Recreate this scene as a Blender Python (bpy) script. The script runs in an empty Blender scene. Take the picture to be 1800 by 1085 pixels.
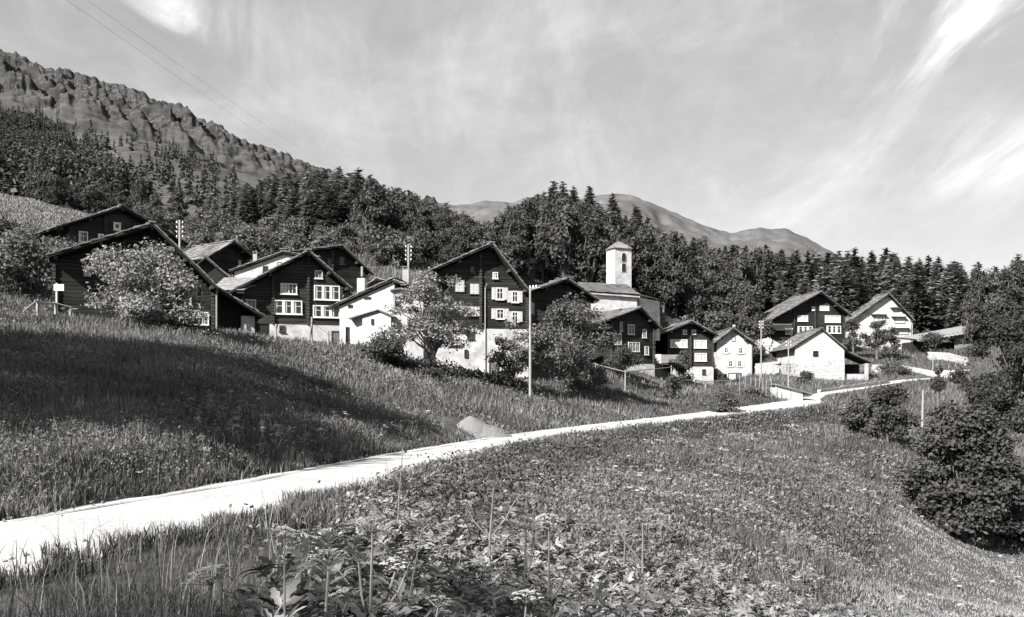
import bpy, bmesh, math, random
import numpy as np
from mathutils import Vector, Matrix
SC = bpy.context.scene
COL = SC.collection
rng = np.random.default_rng(7)
random.seed(7)
F = 1750.0                      # focal length in photograph pixels (photograph 1800 wide)
HZ = 700.0                      # horizon row of the level camera

# ------------------------------------------------------------------ camera, world, sun, exposure
cam_d = bpy.data.cameras.new('camera'); cam = bpy.data.objects.new('camera', cam_d); COL.objects.link(cam)
cam_d.sensor_width = 36.0; cam_d.lens = 35.0
cam_d.shift_y = (HZ - 542.5) / 1800.0
cam_d.clip_start = 0.1; cam_d.clip_end = 20000
cam.rotation_euler = (math.radians(90), 0, 0)
SC.camera = cam

SUN_DIR = Vector((-0.56, -0.60, 0.60)).normalized()       # towards the sun
sun_el = math.asin(SUN_DIR.z); sun_rot = math.atan2(SUN_DIR.x, SUN_DIR.y)
W = bpy.data.worlds.new('World'); SC.world = W; W.use_nodes = True
nt = W.node_tree; nt.nodes.clear()
def nn(t, **kw):
    n = nt.nodes.new(t)
    for k, v in kw.items(): setattr(n, k, v)
    return n
def lk(a, b): nt.links.new(a, b)
sky = nn('ShaderNodeTexSky', sky_type='NISHITA'); sky.sun_disc = False
sky.sun_elevation = sun_el; sky.sun_rotation = sun_rot; sky.altitude = 1400; sky.air_density = 1.0; sky.dust_density = 3.0
bw = nn('ShaderNodeRGBToBW'); lk(sky.outputs[0], bw.inputs[0])
tc = nn('ShaderNodeTexCoord')
sep = nn('ShaderNodeSeparateXYZ'); lk(tc.outputs['Generated'], sep.inputs[0])
def mth(op, a, b=None, clamp=False):
    m = nn('ShaderNodeMath', operation=op); m.use_clamp = clamp
    for i, v in enumerate((a, b)):
        if v is None: continue
        if isinstance(v, (int, float)): m.inputs[i].default_value = v
        else: lk(v, m.inputs[i])
    return m.outputs[0]
den = mth('ADD', mth('MAXIMUM', sep.outputs[2], 0.0), 0.22)
cx_ = mth('DIVIDE', sep.outputs[0], den); cy_ = mth('DIVIDE', sep.outputs[1], den)
comb = nn('ShaderNodeCombineXYZ'); lk(cx_, comb.inputs[0]); lk(cy_, comb.inputs[1])
def cloud(scale, detail, rough, rot, stretch, lo, hi, dist=0.0, loc=(0, 0, 0)):
    mp = nn('ShaderNodeMapping'); lk(comb.outputs[0], mp.inputs[0])
    mp.inputs['Rotation'].default_value = (0, 0, math.radians(rot)); mp.inputs['Scale'].default_value = stretch
    mp.inputs['Location'].default_value = loc
    no = nn('ShaderNodeTexNoise'); lk(mp.outputs[0], no.inputs['Vector'])
    no.inputs['Scale'].default_value = scale; no.inputs['Detail'].default_value = detail
    no.inputs['Roughness'].default_value = rough; no.inputs['Distortion'].default_value = dist
    mr = nn('ShaderNodeMapRange', interpolation_type='SMOOTHSTEP'); lk(no.outputs[0], mr.inputs[0])
    mr.inputs[1].default_value = lo; mr.inputs[2].default_value = hi
    return mr.outputs[0]
def blob(x, y, rad):
    d = nn('ShaderNodeVectorMath', operation='DISTANCE'); lk(comb.outputs[0], d.inputs[0]); d.inputs[1].default_value = (x, y, 0)
    mr = nn('ShaderNodeMapRange', interpolation_type='SMOOTHSTEP'); lk(d.outputs['Value'], mr.inputs[0]); mr.inputs[1].default_value = rad; mr.inputs[2].default_value = 0; return mr.outputs[0]
c1 = cloud(2.0, 9, 0.60, -14, (1.7, 0.55, 1), 0.44, 0.70, 0.7, (0.4, 1.15, 0))      # wisps
c2 = cloud(1.5, 9, 0.62, 20, (1, 1, 1), 0.46, 0.80, 0.5, (3.9, 2.1, 0))              # soft patches
c3 = cloud(6.5, 8, 0.65, -12, (1.5, 0.7, 1), 0.35, 0.8, 0.8, (1.3, .7, 0))           # fine mottling
big_ = mth('MAXIMUM', mth('MAXIMUM', blob(0.80, 1.52, 0.46), blob(-0.56, 1.62, 0.22)), mth('MULTIPLY', blob(0.98, 2.0, 0.36), .85))
cl = mth('ADD', mth('MULTIPLY', mth('MULTIPLY', c1, mth('ADD', mth('MULTIPLY', big_, 1.5), .27)), 0.8), mth('MULTIPLY', c2, 0.28), True)
cl = mth('ADD', cl, mth('MULTIPLY', c3, .13), True)
mix = nn('ShaderNodeMix', data_type='FLOAT'); lk(cl, mix.inputs[0]); lk(bw.outputs[0], mix.inputs[2]); mix.inputs[3].default_value = 6.0
veil = nn('ShaderNodeMix', data_type='FLOAT'); veil.inputs[0].default_value = 0.45; lk(bw.outputs[0], veil.inputs[2]); veil.inputs[3].default_value = 2.7     # thin high haze
lk(veil.outputs[0], mix.inputs[2])
mixo = mix.outputs[0]
bg = nn('ShaderNodeBackground'); bg.inputs[1].default_value = 0.072
cc = nn('ShaderNodeCombineColor')
for i in range(3): lk(mixo, cc.inputs[i])
lk(cc.outputs[0], bg.inputs[0])
wo = nn('ShaderNodeOutputWorld'); lk(bg.outputs[0], wo.inputs[0])

sd = bpy.data.lights.new('sun', 'SUN'); sd.energy = 5.0; sd.angle = math.radians(0.5); sd.color = (1.0, 0.985, 0.96)
sun = bpy.data.objects.new('sun', sd); COL.objects.link(sun)
sun.rotation_euler = SUN_DIR.to_track_quat('Z', 'Y').to_euler()
vs = SC.view_settings
vs.view_transform = 'Standard'; vs.look = 'None'; vs.exposure = 1.5; vs.gamma = 1.0; vs.use_curve_mapping = False
SC.cycles.max_bounces = 5; SC.cycles.diffuse_bounces = 2; SC.cycles.glossy_bounces = 2; SC.cycles.transmission_bounces = 3
SC.cycles.caustics_reflective = False; SC.cycles.caustics_refractive = False

# ------------------------------------------------------------------ helpers
def P(px, py, d): return np.array([(px - 900) / F * d, d, (HZ - py) / F * d])

def tag(o, label, cat, group=None):
    o['label'] = label; o['category'] = cat
    if group: o['group'] = group
    return o
def kind(o, k): o['kind'] = k; return o

def mesh_np(name, V, faces, mat=None):
    """V (N,3), faces: list of (M,k) int arrays"""
    me = bpy.data.meshes.new(name)
    V = np.asarray(V, dtype=np.float32)
    fl = [np.asarray(f, dtype=np.int32) for f in faces if len(f)]
    me.vertices.add(len(V)); me.vertices.foreach_set('co', V.ravel())
    nl = sum(f.size for f in fl); npoly = sum(len(f) for f in fl)
    me.loops.add(nl); me.polygons.add(npoly)
    me.loops.foreach_set('vertex_index', np.concatenate([f.ravel() for f in fl]))
    tot = np.concatenate([np.full(len(f), f.shape[1], dtype=np.int32) for f in fl])
    st = np.concatenate([[0], np.cumsum(tot)[:-1]]).astype(np.int32)
    me.polygons.foreach_set('loop_start', st)
    if mat: me.materials.append(mat)
    me.update(calc_edges=True); me.validate(verbose=False)
    return me

def obj(name, me, parent=None):
    o = bpy.data.objects.new(name, me); COL.objects.link(o)
    if parent is not None: o.parent = parent
    return o
def empty(name, loc=(0, 0, 0), rz=0.0):
    o = bpy.data.objects.new(name, None); COL.objects.link(o)
    o.location = loc; o.rotation_euler = (0, 0, rz); o.empty_display_size = 0.5
    return o

BOXF = np.array([[0, 3, 2, 1], [4, 5, 6, 7], [0, 1, 5, 4], [1, 2, 6, 5], [2, 3, 7, 6], [3, 0, 4, 7]])
class MB:
    def __init__(s): s.v = []; s.q = []; s.poly = []; s.n = 0
    def pts(s, v): b = s.n; v = [tuple(map(float, p)) for p in v]; s.v += v; s.n += len(v); return b
    def box8(s, v): b = s.pts(v); s.poly += [tuple(int(i) + b for i in f) for f in BOXF]; return s
    def box(s, x0, y0, z0, x1, y1, z1):
        return s.box8([(x0, y0, z0), (x1, y0, z0), (x1, y1, z0), (x0, y1, z0), (x0, y0, z1), (x1, y0, z1), (x1, y1, z1), (x0, y1, z1)])
    def obox(s, c, ux, uy, uz):        # centre and three half axes
        c, ux, uy, uz = (np.asarray(a, float) for a in (c, ux, uy, uz))
        return s.box8([c - ux - uy - uz, c + ux - uy - uz, c + ux + uy - uz, c - ux + uy - uz, c - ux - uy + uz, c + ux - uy + uz, c + ux + uy + uz, c - ux + uy + uz])
    def prism(s, poly, y0, y1):        # poly in (x,z) anticlockwise seen from -y
        n = len(poly); b = s.pts([(x, y0, z) for x, z in poly] + [(x, y1, z) for x, z in poly])
        s.poly.append(tuple(b + i for i in range(n))); s.poly.append(tuple(b + n + i for i in reversed(range(n))))
        for i in range(n):
            j = (i + 1) % n; s.poly.append((b + i, b + n + i, b + n + j, b + j))
        return s
    def tube(s, pts, rad, k=6, cap=True):
        pts = [np.asarray(p, float) for p in pts]
        if np.isscalar(rad): rad = [rad] * len(pts)
        b = s.n
        for i, p in enumerate(pts):
            t = pts[min(i + 1, len(pts) - 1)] - pts[max(i - 1, 0)]; t = t / (np.linalg.norm(t) + 1e-9)
            a = np.cross(t, (0, 0, 1) if abs(t[2]) < .9 else (1, 0, 0)); a /= np.linalg.norm(a); c = np.cross(t, a)
            s.pts([p + rad[i] * (a * math.cos(2 * math.pi * j / k) + c * math.sin(2 * math.pi * j / k)) for j in range(k)])
        for i in range(len(pts) - 1):
            for j in range(k):
                j2 = (j + 1) % k; s.poly.append((b + i * k + j, b + i * k + j2, b + (i + 1) * k + j2, b + (i + 1) * k + j))
        if cap:
            s.poly.append(tuple(b + j for j in reversed(range(k)))); s.poly.append(tuple(b + (len(pts) - 1) * k + j for j in range(k)))
        return s
    def mesh(s, name, mat):
        me = bpy.data.meshes.new(name); me.from_pydata(s.v, [], s.poly); me.materials.append(mat); me.update(); return me
    def build(s, name, mat, parent=None): return obj(name, s.mesh(name, mat), parent)

# value noise ---------------------------------------------------------------
_tab = np.random.default_rng(3).random(65536)
def vnoise(x, y, seed=0):
    x = np.asarray(x, float); y = np.asarray(y, float)
    xi = np.floor(x).astype(np.int64); yi = np.floor(y).astype(np.int64); fx = x - xi; fy = y - yi
    fx = fx * fx * (3 - 2 * fx); fy = fy * fy * (3 - 2 * fy)
    h = lambda a, b: _tab[((a * 7919 + b * 104729 + seed * 1299709) & 0xffffffff) % 65521]
    return (h(xi, yi) * (1 - fx) + h(xi + 1, yi) * fx) * (1 - fy) + (h(xi, yi + 1) * (1 - fx) + h(xi + 1, yi + 1) * fx) * fy
def fbm(x, y, o=4, seed=0):
    s = 0; a = 1; t = 0
    for i in range(o): s = s + a * vnoise(x * 2 ** i, y * 2 ** i, seed + i); t += a; a *= .5
    return s / t

# materials -----------------------------------------------------------------
def mat(name, c0, c1, scale=6.0, detail=5, rough=0.85, island=0.0, big=None, bump=0.0, stretch=None, transl=0.0, spec=0.2, objrand=0.0, bscale=None):
    """grey procedural material: noise between c0 and c1, random per mesh island, slow large-scale wear"""
    m = bpy.data.materials.new(name); m.use_nodes = True; t = m.node_tree; t.nodes.clear()
    N = lambda k: t.nodes.new(k); L = t.links.new
    geo = N('ShaderNodeNewGeometry'); txc = N('ShaderNodeTexCoord')
    vec = txc.outputs['Object']
    if stretch:
        mp = N('ShaderNodeMapping'); mp.inputs['Scale'].default_value = stretch; L(vec, mp.inputs[0]); vec = mp.outputs[0]
    no = N('ShaderNodeTexNoise'); no.inputs['Scale'].default_value = scale; no.inputs['Detail'].default_value = detail; no.inputs['Roughness'].default_value = .62; L(vec, no.inputs['Vector'])
    mr = N('ShaderNodeMapRange'); L(no.outputs[0], mr.inputs[0]); mr.inputs[1].default_value = .3; mr.inputs[2].default_value = .7
    val = mr.outputs[0]
    def math_(op, a, b):
        q = N('ShaderNodeMath'); q.operation = op
        for i, v in enumerate((a, b)):
            if isinstance(v, (int, float)): q.inputs[i].default_value = v
            else: L(v, q.inputs[i])
        return q.outputs[0]
    if island: val = math_('ADD', math_('MULTIPLY', val, 1 - island), math_('MULTIPLY', geo.outputs['Random Per Island'], island))
    mr2 = N('ShaderNodeMapRange'); L(val, mr2.inputs[0]); mr2.inputs[3].default_value = c0; mr2.inputs[4].default_value = c1
    col = mr2.outputs[0]
    if big:
        nb = N('ShaderNodeTexNoise'); nb.inputs['Scale'].default_value = big[0]; nb.inputs['Detail'].default_value = 4; L(geo.outputs['Position'], nb.inputs['Vector'])
        mb = N('ShaderNodeMapRange'); L(nb.outputs[0], mb.inputs[0]); mb.inputs[1].default_value = .3; mb.inputs[2].default_value = .7; mb.inputs[3].default_value = big[1]; mb.inputs[4].default_value = big[2]
        col = math_('MULTIPLY', col, mb.outputs[0])
    if objrand:
        oi = N('ShaderNodeObjectInfo'); mo = N('ShaderNodeMapRange'); L(oi.outputs['Random'], mo.inputs[0]); mo.inputs[3].default_value = 1 - objrand; mo.inputs[4].default_value = 1 + objrand
        col = math_('MULTIPLY', col, mo.outputs[0])
    cmb = N('ShaderNodeCombineColor')
    for i in range(3): L(col, cmb.inputs[i])
    out = N('ShaderNodeOutputMaterial')
    if transl:
        d = N('ShaderNodeBsdfDiffuse'); tr = N('ShaderNodeBsdfTranslucent'); mx = N('ShaderNodeMixShader'); mx.inputs[0].default_value = transl
        L(cmb.outputs[0], d.inputs[0]); L(cmb.outputs[0], tr.inputs[0]); L(d.outputs[0], mx.inputs[1]); L(tr.outputs[0], mx.inputs[2]); sh = mx
        if spec > .3:
            gl = N('ShaderNodeBsdfGlossy'); gl.inputs['Roughness'].default_value = .45; gl.inputs['Color'].default_value = (1, 1, 1, 1)
            m2 = N('ShaderNodeMixShader'); m2.inputs[0].default_value = .02; L(mx.outputs[0], m2.inputs[1]); L(gl.outputs[0], m2.inputs[2]); sh = m2
        L(sh.outputs[0], out.inputs[0])
    else:
        b = N('ShaderNodeBsdfPrincipled'); L(cmb.outputs[0], b.inputs['Base Color']); b.inputs['Roughness'].default_value = rough
        b.inputs['Specular IOR Level'].default_value = spec
        if bump:
            bp = N('ShaderNodeBump'); bp.inputs['Strength'].default_value = bump; bp.inputs['Distance'].default_value = .05
            if bscale:
                n2 = N('ShaderNodeTexNoise'); n2.inputs['Scale'].default_value = bscale; n2.inputs['Detail'].default_value = 6; L(vec, n2.inputs['Vector']); L(n2.outputs[0], bp.inputs['Height'])
            else: L(no.outputs[0], bp.inputs['Height'])
            L(bp.outputs[0], b.inputs['Normal'])
        L(b.outputs[0], out.inputs[0])
    return m

M = {}
M['log'] = mat('dark_weathered_log', .008, .032, 3, island=.55, big=(.35, .6, 1.5), stretch=(.4, 1, 6), bump=.4, rough=.8)
M['log_mid'] = mat('grey_weathered_log', .013, .05, 3, island=.5, big=(.35, .6, 1.4), stretch=(.4, 1, 6), bump=.4)
M['core'] = mat('dark_timber', .01, .025, 4)
M['beam'] = mat('roof_beam_timber', .02, .06, 5, island=.4, bump=.3)
M['board'] = mat('weathered_board', .10, .24, 5, island=.5, stretch=(6, 6, .6), bump=.3)
M['plaster'] = mat('lime_plaster', .33, .52, 2.2, 10, rough=.9, big=(.9, .68, 1.1), bump=.25, bscale=14)
M['plaster_grey'] = mat('weathered_plaster', .22, .42, 1.3, 8, rough=.92, big=(.5, .8, 1.1), bump=.4, bscale=10)
M['slab'] = mat('stone_roof_slab', .07, .19, 4, island=.7, rough=.7, bump=.3, big=(.4, .7, 1.3))
M['slab_light'] = mat('pale_stone_roof_slab', .12, .26, 4, island=.6, rough=.6, bump=.3)
M['paint'] = mat('white_paint', .5, .66, 8, rough=.5)
M['shut'] = mat('pale_shutter_paint', .36, .5, 7, island=.3, rough=.6)
M['glass'] = mat('window_glass', .012, .03, 2, rough=.08, spec=.5)
M['curtain'] = mat('window_curtain', .28, .46, 9, rough=.9, stretch=(6, 1, .4))
M['door'] = mat('door_timber', .08, .16, 6, island=.4, stretch=(5, 5, .5))
M['stone'] = mat('field_stone', .10, .32, 5, island=.7, rough=.9, bump=.5)
M['stone_pale'] = mat('pale_wall_stone', .16, .38, 4, island=.6, rough=.9, bump=.5)
M['mortar'] = mat('wall_mortar', .3, .48, 6, rough=.95, bump=.4)
M['pole'] = mat('weathered_pole', .16, .30, 4, stretch=(5, 5, .5), rough=.8)
M['insul'] = mat('porcelain', .7, .8, 4, rough=.2, spec=.5)
M['metal'] = mat('dull_metal', .2, .3, 6, rough=.5)
M['wire'] = mat('dark_wire', .04, .06, 6, rough=.6)
M['bark'] = mat('tree_bark', .05, .14, 7, stretch=(2, 2, .5), bump=.5)
M['gravel'] = mat('gravel', .10, .19, 26, 8, rough=.95, bump=.6)
M['road'] = mat('dusty_gravel_road', .27, .44, 5.5, 14, rough=.95, big=(.35, .86, 1.1), bump=.35, bscale=22)
M['wire_shadow'] = mat('painted_wire_shadow', .07, .13, 9, rough=.95)  # dark tone for the wire's shadow painted on the road
M['limewash'] = mat('limewashed_stone', .26, .50, 4, island=.6, rough=.9, bump=.5)
M['mown'] = mat('mown_grass', .10, .26, .15, 3, island=.8, big=(.2, .7, 1.3), transl=.12)
M['soil'] = mat('meadow_ground', .03, .075, 1.3, 9, rough=.95, big=(.07, .75, 1.35), bump=.5, bscale=5)
M['grass'] = mat('grass_blades', .045, .17, .15, 3, island=.8, big=(.13, .5, 1.5), transl=.15)
M['weed'] = mat('weed_leaves', .04, .25, .3, 3, island=.85, big=(.25, .6, 1.35), transl=.08, spec=.5)
M['herb'] = mat('herb_leaves', .055, .215, .3, 3, island=.8, big=(.25, .6, 1.35), transl=.15)
M['weedstem'] = mat('weed_stem', .12, .22, 5, transl=.1)
M['umbel'] = mat('white_flower', .30, .55, 20, island=.4, transl=.3)
M['leaf'] = mat('broad_leaves', .055, .165, .3, 3, island=.7, big=(.3, .75, 1.25), transl=.22, objrand=.2)
M['leaf_pale'] = mat('pale_shrub_leaves', .09, .30, .3, 3, island=.7, big=(.5, .8, 1.2), transl=.25)
M['leaf_dark'] = mat('dark_broad_leaves', .035, .10, .3, 3, island=.7, big=(.3, .75, 1.25), transl=.2, objrand=.2)
M['needle'] = mat('conifer_needles', .03, .085, .3, 3, island=.75, big=(.05, .75, 1.3), transl=.15, objrand=.25)
M['larch'] = mat('larch_needles', .075, .19, .3, 3, island=.75, big=(.05, .75, 1.3), transl=.25, objrand=.25)
# ------------------------------------------------------------------ site: road line and ground heights
ROAD = np.array([(-17, -14, -2.25), (-14.2, -8, -2.2), (-11.8, 0, -2.2), (-8.6, 12.4, -2.2), (-6.5, 20.8, -2.2), (-4.1, 33.5, -2.2), (-1.6, 46, -2.2), (1.6, 59, -2.2),
                 (8.6, 78, -2.1), (15.5, 89, -1.75), (23, 98, -1.2), (31.5, 110, -.55), (38.5, 124, .35), (43.5, 132, 1.0), (50, 139, 1.75), (59, 146, 2.75), (69, 148, 3.1), (84, 147, 3.2)])
def catmull(Pn, n=12):
    out = []
    for i in range(len(Pn) - 1):
        p0, p1, p2, p3 = Pn[max(i - 1, 0)], Pn[i], Pn[i + 1], Pn[min(i + 2, len(Pn) - 1)]
        for k in range(n):
            t = k / n
            out.append(.5 * ((2 * p1) + (-p0 + p2) * t + (2 * p0 - 5 * p1 + 4 * p2 - p3) * t * t + (-p0 + 3 * p1 - 3 * p2 + p3) * t ** 3))
    out.append(Pn[-1]); return np.array(out)
RC = catmull(ROAD)
RT = np.gradient(RC[:, :2], axis=0); RT /= np.linalg.norm(RT, axis=1)[:, None]
RN = np.stack([RT[:, 1], -RT[:, 0]], 1)                    # to the right of travel
RHALF = 2.2 + .5 * np.clip((RC[:, 1] - 85) / 15, 0, 1) - 1.2 * np.clip((RC[:, 1] - 110) / 10, 0, 1)
RTILT = .055 * np.clip((RC[:, 1] - 55) / 25, 0, 1) * np.clip((122 - RC[:, 1]) / 12, .2, 1)          # the far lane rises a little towards the hill

CTRL = []
def c(px, py, d): CTRL.append(P(px, py, d))
def cx(x, y, z): CTRL.append(np.array([x, y, z], float))
for i in range(0, len(ROAD)): cx(*ROAD[i])
# where the camera stands, and off to the sides
for a in [(0, 0, -1.72), (-4.5, 1, -1.95), (-15.5, 0, -1.6), (-25, 0, .6), (-40, 0, 2.2), (-70, 0, 5), (5, 0, -2.5), (12, 0, -4.2), (25, 0, -6.6), (45, 0, -8.2), (80, 0, -9.5), (0, -11, -1.75), (-30, -11, 1), (30, -11, -6.5), (80, -11, -9),
          (-48, 22, 4.0), (-75, 45, 9), (-85, 10, 8), (-85, 80, 16), (80, 30, -9.8), (90, 60, -9), (-110, 120, 27), (110, 110, 4), (120, 170, 12), (150, 250, 26), (-140, 220, 44), (-60, 300, 51), (40, 300, 46), (120, 320, 34), (-150, 320, 62), (-250, 330, 64), (-200, 230, 45), (-220, 120, 33)]: cx(*a)
# left meadow up to the crest
for a in [(15, 560, 60), (15, 700, 30), (130, 563, 62), (130, 680, 38), (300, 579, 63), (300, 690, 40), (400, 592, 66), (480, 605, 70), (480, 700, 47), (600, 624, 75), (600, 700, 56), (740, 662, 78), (740, 715, 62), (900, 692, 80), (850, 725, 68), (1040, 702, 92), (1000, 722, 82), (1180, 690, 108), (1150, 708, 100), (1270, 690, 112)]: c(*a)
# bank and valley on the right
for a in [(900, 1270, 8), (760, 1190, 9), (1000, 1095, 13.5), (880, 1010, 17), (1000, 955, 22), (1000, 822, 45), (1200, 1130, 14), (1200, 1035, 19), (1200, 900, 32), (1200, 800, 60), (1200, 764, 82), (1300, 800, 70), (1310, 748, 94), (1300, 900, 40), (1300, 1000, 24), (1310, 1085, 18), (1450, 1055, 25), (1500, 1020, 30), (1600, 1002, 42), (1500, 900, 45), (1500, 800, 75), (1430, 735, 104), (1600, 905, 58), (1600, 780, 92), (1600, 710, 128), (1700, 760, 105), (1700, 690, 132), (1800, 800, 95), (1800, 700, 125), (1690, 948, 61), (1800, 985, 58), (1800, 1100, 33), (1600, 1090, 31), (1000, 1230, 9.5), (700, 1300, 5), (1300, 1300, 9)]: c(*a)
# hill behind the village
for a in [(15, 392, 130), (15, 345, 175), (150, 388, 150), (300, 410, 190), (430, 425, 190), (600, 430, 178), (600, 412, 225), (700, 448, 185), (700, 436, 230), (780, 450, 200), (850, 470, 195), (850, 460, 240), (980, 492, 150), (980, 440, 195), (980, 408, 232), (1080, 500, 165), (1080, 432, 222), (1160, 470, 212), (1160, 540, 160), (1260, 492, 216), (1260, 560, 175), (1350, 505, 225), (1350, 570, 180), (1500, 518, 232), (1500, 570, 190), (1600, 526, 232), (1680, 600, 185), (1680, 540, 225), (1800, 535, 215), (1800, 600, 170), (300, 470, 125), (450, 480, 125), (600, 470, 130), (720, 495, 125), (860, 520, 125), (900, 400, 330), (300, 360, 330), (1500, 500, 330)]: c(*a)
# terrace fields on the upper right
for a in [(1190, 678, 125), (1175, 674, 129), (1232, 677, 127), (1150, 664, 121), (1205, 674, 133), (1290, 684, 127), (1290, 678, 142), (1255, 676, 133), (1440, 674, 142), (1640, 650, 150), (1640, 625, 165), (1720, 650, 148), (1560, 655, 152), (1340, 660, 142), (1400, 668, 143), (1360, 600, 160)]: c(*a)

# ------------------------------------------------------------------ houses, read off the photograph in their own facade planes
HOUSES = {}
def hs(key, **k): HOUSES[key] = k
hs('A', name='log_house', label='long dark log house with a low slab roof behind the pale bush', cat='house', L=(95, 70), R=(374, 74), base=(373, 592, 74), roof=((84, 449), (268, 393), (382, 505)), of=1.6, D=9, plaster=0, log='log',
   wins=[(334, 545, 350, 570, 'light', 1), (351, 549, 367, 571, 'light', 2), (331, 503, 347, 524, 'dark', 1), (215, 441, 232, 452, 'dark', 2), (147, 469, 160, 486, 'shut', 1)], ends=[.0, .55, 1.0])
hs('B', name='log_house', label='dark log house with small white framed windows behind the long slab roofed house', cat='house', L=(122, 96), R=(300, 103), base=(150, 470, 97), roof=((101, 399), (217, 363), (331, 429)), of=1.2, D=9, plaster=0, log='log_mid',
   wins=[(138, 408, 154, 425, 'light', 1), (199, 392, 212, 404, 'thick', 1), (172, 413, 192, 424, 'thick', 1)], ends=[.0, .33, .62, .9])
hs('C', name='hay_barn', label='small dark barn with a steep left roof just below the wood', cat='barn', L=(372, 118), R=(431, 122), base=(410, 490, 118), roof=((361, 455), (412, 425), (446, 452)), of=1.2, D=6, plaster=0, log='log', wins=[(419, 458, 423, 474, 'light', 1)], ends=[0, 1])
hs('G', name='plaster_house', label='white plastered house with a flat sloping roof and chimney half hidden behind the dark gable', cat='house', L=(412, 107), R=(548, 108), base=(450, 500, 107), roof=((404, 476), (497, 443), (560, 452)), of=.35, D=8, plaster=99, log='log',
   wins=[(462, 468, 470, 478, 'dark', 1), (488, 462, 494, 474, 'shut', 1)], ends=[])
hs('Fh', name='log_house', label='dark log house with plain gable on the uphill edge of the village below the larches', cat='house', L=(520, 116), R=(645, 120), base=(640, 520, 120), roof=((498, 444), (602, 432), (656, 482)), of=1.0, D=9, plaster=0, log='log',
   wins=[(596, 452, 606, 465, 'dark', 1), (575, 455, 583, 467, 'dark', 1)], ends=[0, .5, 1.0])
hs('E', name='log_house', label='tall dark log house with rows of white window lights above a white base', cat='house', L=(418, 87), R=(600, 90), base=(584, 606, 90), roof=((406, 513), (543, 441), (616, 506)), of=1.1, D=9, plaster=33, log='log_mid',
   wins=[(493, 499, 522, 517, 'light', 2), (481, 529, 531, 552, 'bright', 3), (552, 503, 597, 527, 'bright', 3), (550, 538, 597, 558, 'bright', 3), (419, 527, 450, 545, 'wood', 2), (553, 476, 567, 490, 'wood', 2), (491, 572, 500, 583, 'dark', 1), (584, 584, 596, 606, 'door', 1)], ends=[.0, .33, .67, 1.0], plx=(.30, 1.0))
hs('H', name='plaster_house', label='white plastered house with long low left roof edge and a tiny gabled porch', cat='house', L=(597, 89.5), R=(693, 88.5), base=(597, 611, 89), roof=((577, 541), (688, 491), (707, 499)), of=.35, D=4, plaster=99, log='log',
   wins=[(608, 575, 614, 611, 'slit', 1), (640, 522, 652, 526, 'slit', 1), (612, 536, 620, 541, 'slit', 1)], ends=[])
hs('I', name='log_house', label='tallest dark gabled log house with open pale shutters over a white plastered base', cat='house', L=(742, 90), R=(926, 92), base=(853, 665, 91), roof=((751, 478), (865, 428), (929, 511)), of=1.2, D=11, plaster=86, log='log',
   wins=[(872, 506, 885, 527, 'open', 1), (899, 512, 911, 532, 'open', 1), (872, 543, 886, 561, 'open', 1), (899, 548, 911, 566, 'open', 1), (866, 479, 875, 490, 'light', 1), (826, 468, 834, 480, 'dark', 1), (800, 493, 816, 513, 'shut', 2), (826, 499, 842, 517, 'shut', 2), (823, 539, 845, 556, 'shut', 2), (821, 577, 833, 596, 'dark', 1), (816, 615, 822, 629, 'slit', 1), (861, 631, 874, 662, 'door', 1), (783, 575, 795, 594, 'dark', 1)], ends=[0, .55, 1.0])
hs('J', name='log_house', label='dark log house with pale left roof edge between the tallest gable and the church', cat='house', L=(936, 103), R=(1035, 105), base=(1000, 625, 103), roof=((926, 514), (999, 490), (1053, 528)), of=1.2, D=9, plaster=0, log='log_mid',
   wins=[(1001, 532, 1018, 552, 'dark', 2), (1021, 543, 1032, 558, 'dark', 1), (960, 535, 972, 550, 'dark', 1)], ends=[0, .6, 1.0])
hs('K', name='log_house', label='narrow dark log house with a pointed gable directly below the church', cat='house', L=(1073, 118), R=(1148, 121), base=(1143, 657, 120), roof=((1049, 570), (1128, 541), (1163, 578)), of=1.1, D=8, plaster=17, log='log',
   wins=[(1089, 566, 1094, 582, 'wood', 1), (1103, 571, 1115, 588, 'wood', 2), (1129, 579, 1136, 594, 'wood', 1), (1079, 587, 1092, 606, 'wood', 2), (1104, 602, 1124, 618, 'wood', 3), (1133, 609, 1140, 624, 'wood', 1)], ends=[0, 1.0])
hs('L', name='log_house', label='brown log house with curtained windows and a plank terrace left of the narrow white house', cat='house', L=(1174, 136), R=(1252, 137), base=(1253, 666, 137), roof=((1145, 594), (1217, 565), (1263, 590)), of=1.3, D=8, plaster=21, log='log_mid',
   wins=[(1178, 597, 1208, 611, 'curt', 3), (1220, 598, 1242, 612, 'curt', 2), (1221, 621, 1242, 635, 'curt', 2), (1200, 580, 1207, 588, 'light', 1), (1215, 580, 1223, 588, 'light', 1), (1234, 649, 1240, 658, 'dark', 1)], ends=[0, .5, 1.0])
hs('Mh', name='plaster_house', label='narrow white plastered house with steep dark roof and three rows of small windows', cat='house', L=(1260, 149), R=(1323, 149), base=(1291, 669, 149), roof=((1252, 606), (1290, 577), (1331, 608)), of=.8, D=9, plaster=99, log='log',
   wins=[(1273, 611, 1280, 621, 'open', 1), (1298, 611, 1306, 622, 'open', 1), (1280, 634, 1288, 645, 'open', 1), (1296, 634, 1304, 645, 'open', 1), (1287, 593, 1292, 600, 'shut', 1), (1281, 657, 1293, 668, 'paledoor', 1), (1295, 657, 1302, 669, 'door', 1), (1273, 657, 1277, 662, 'dark', 1)], ends=[])
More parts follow.
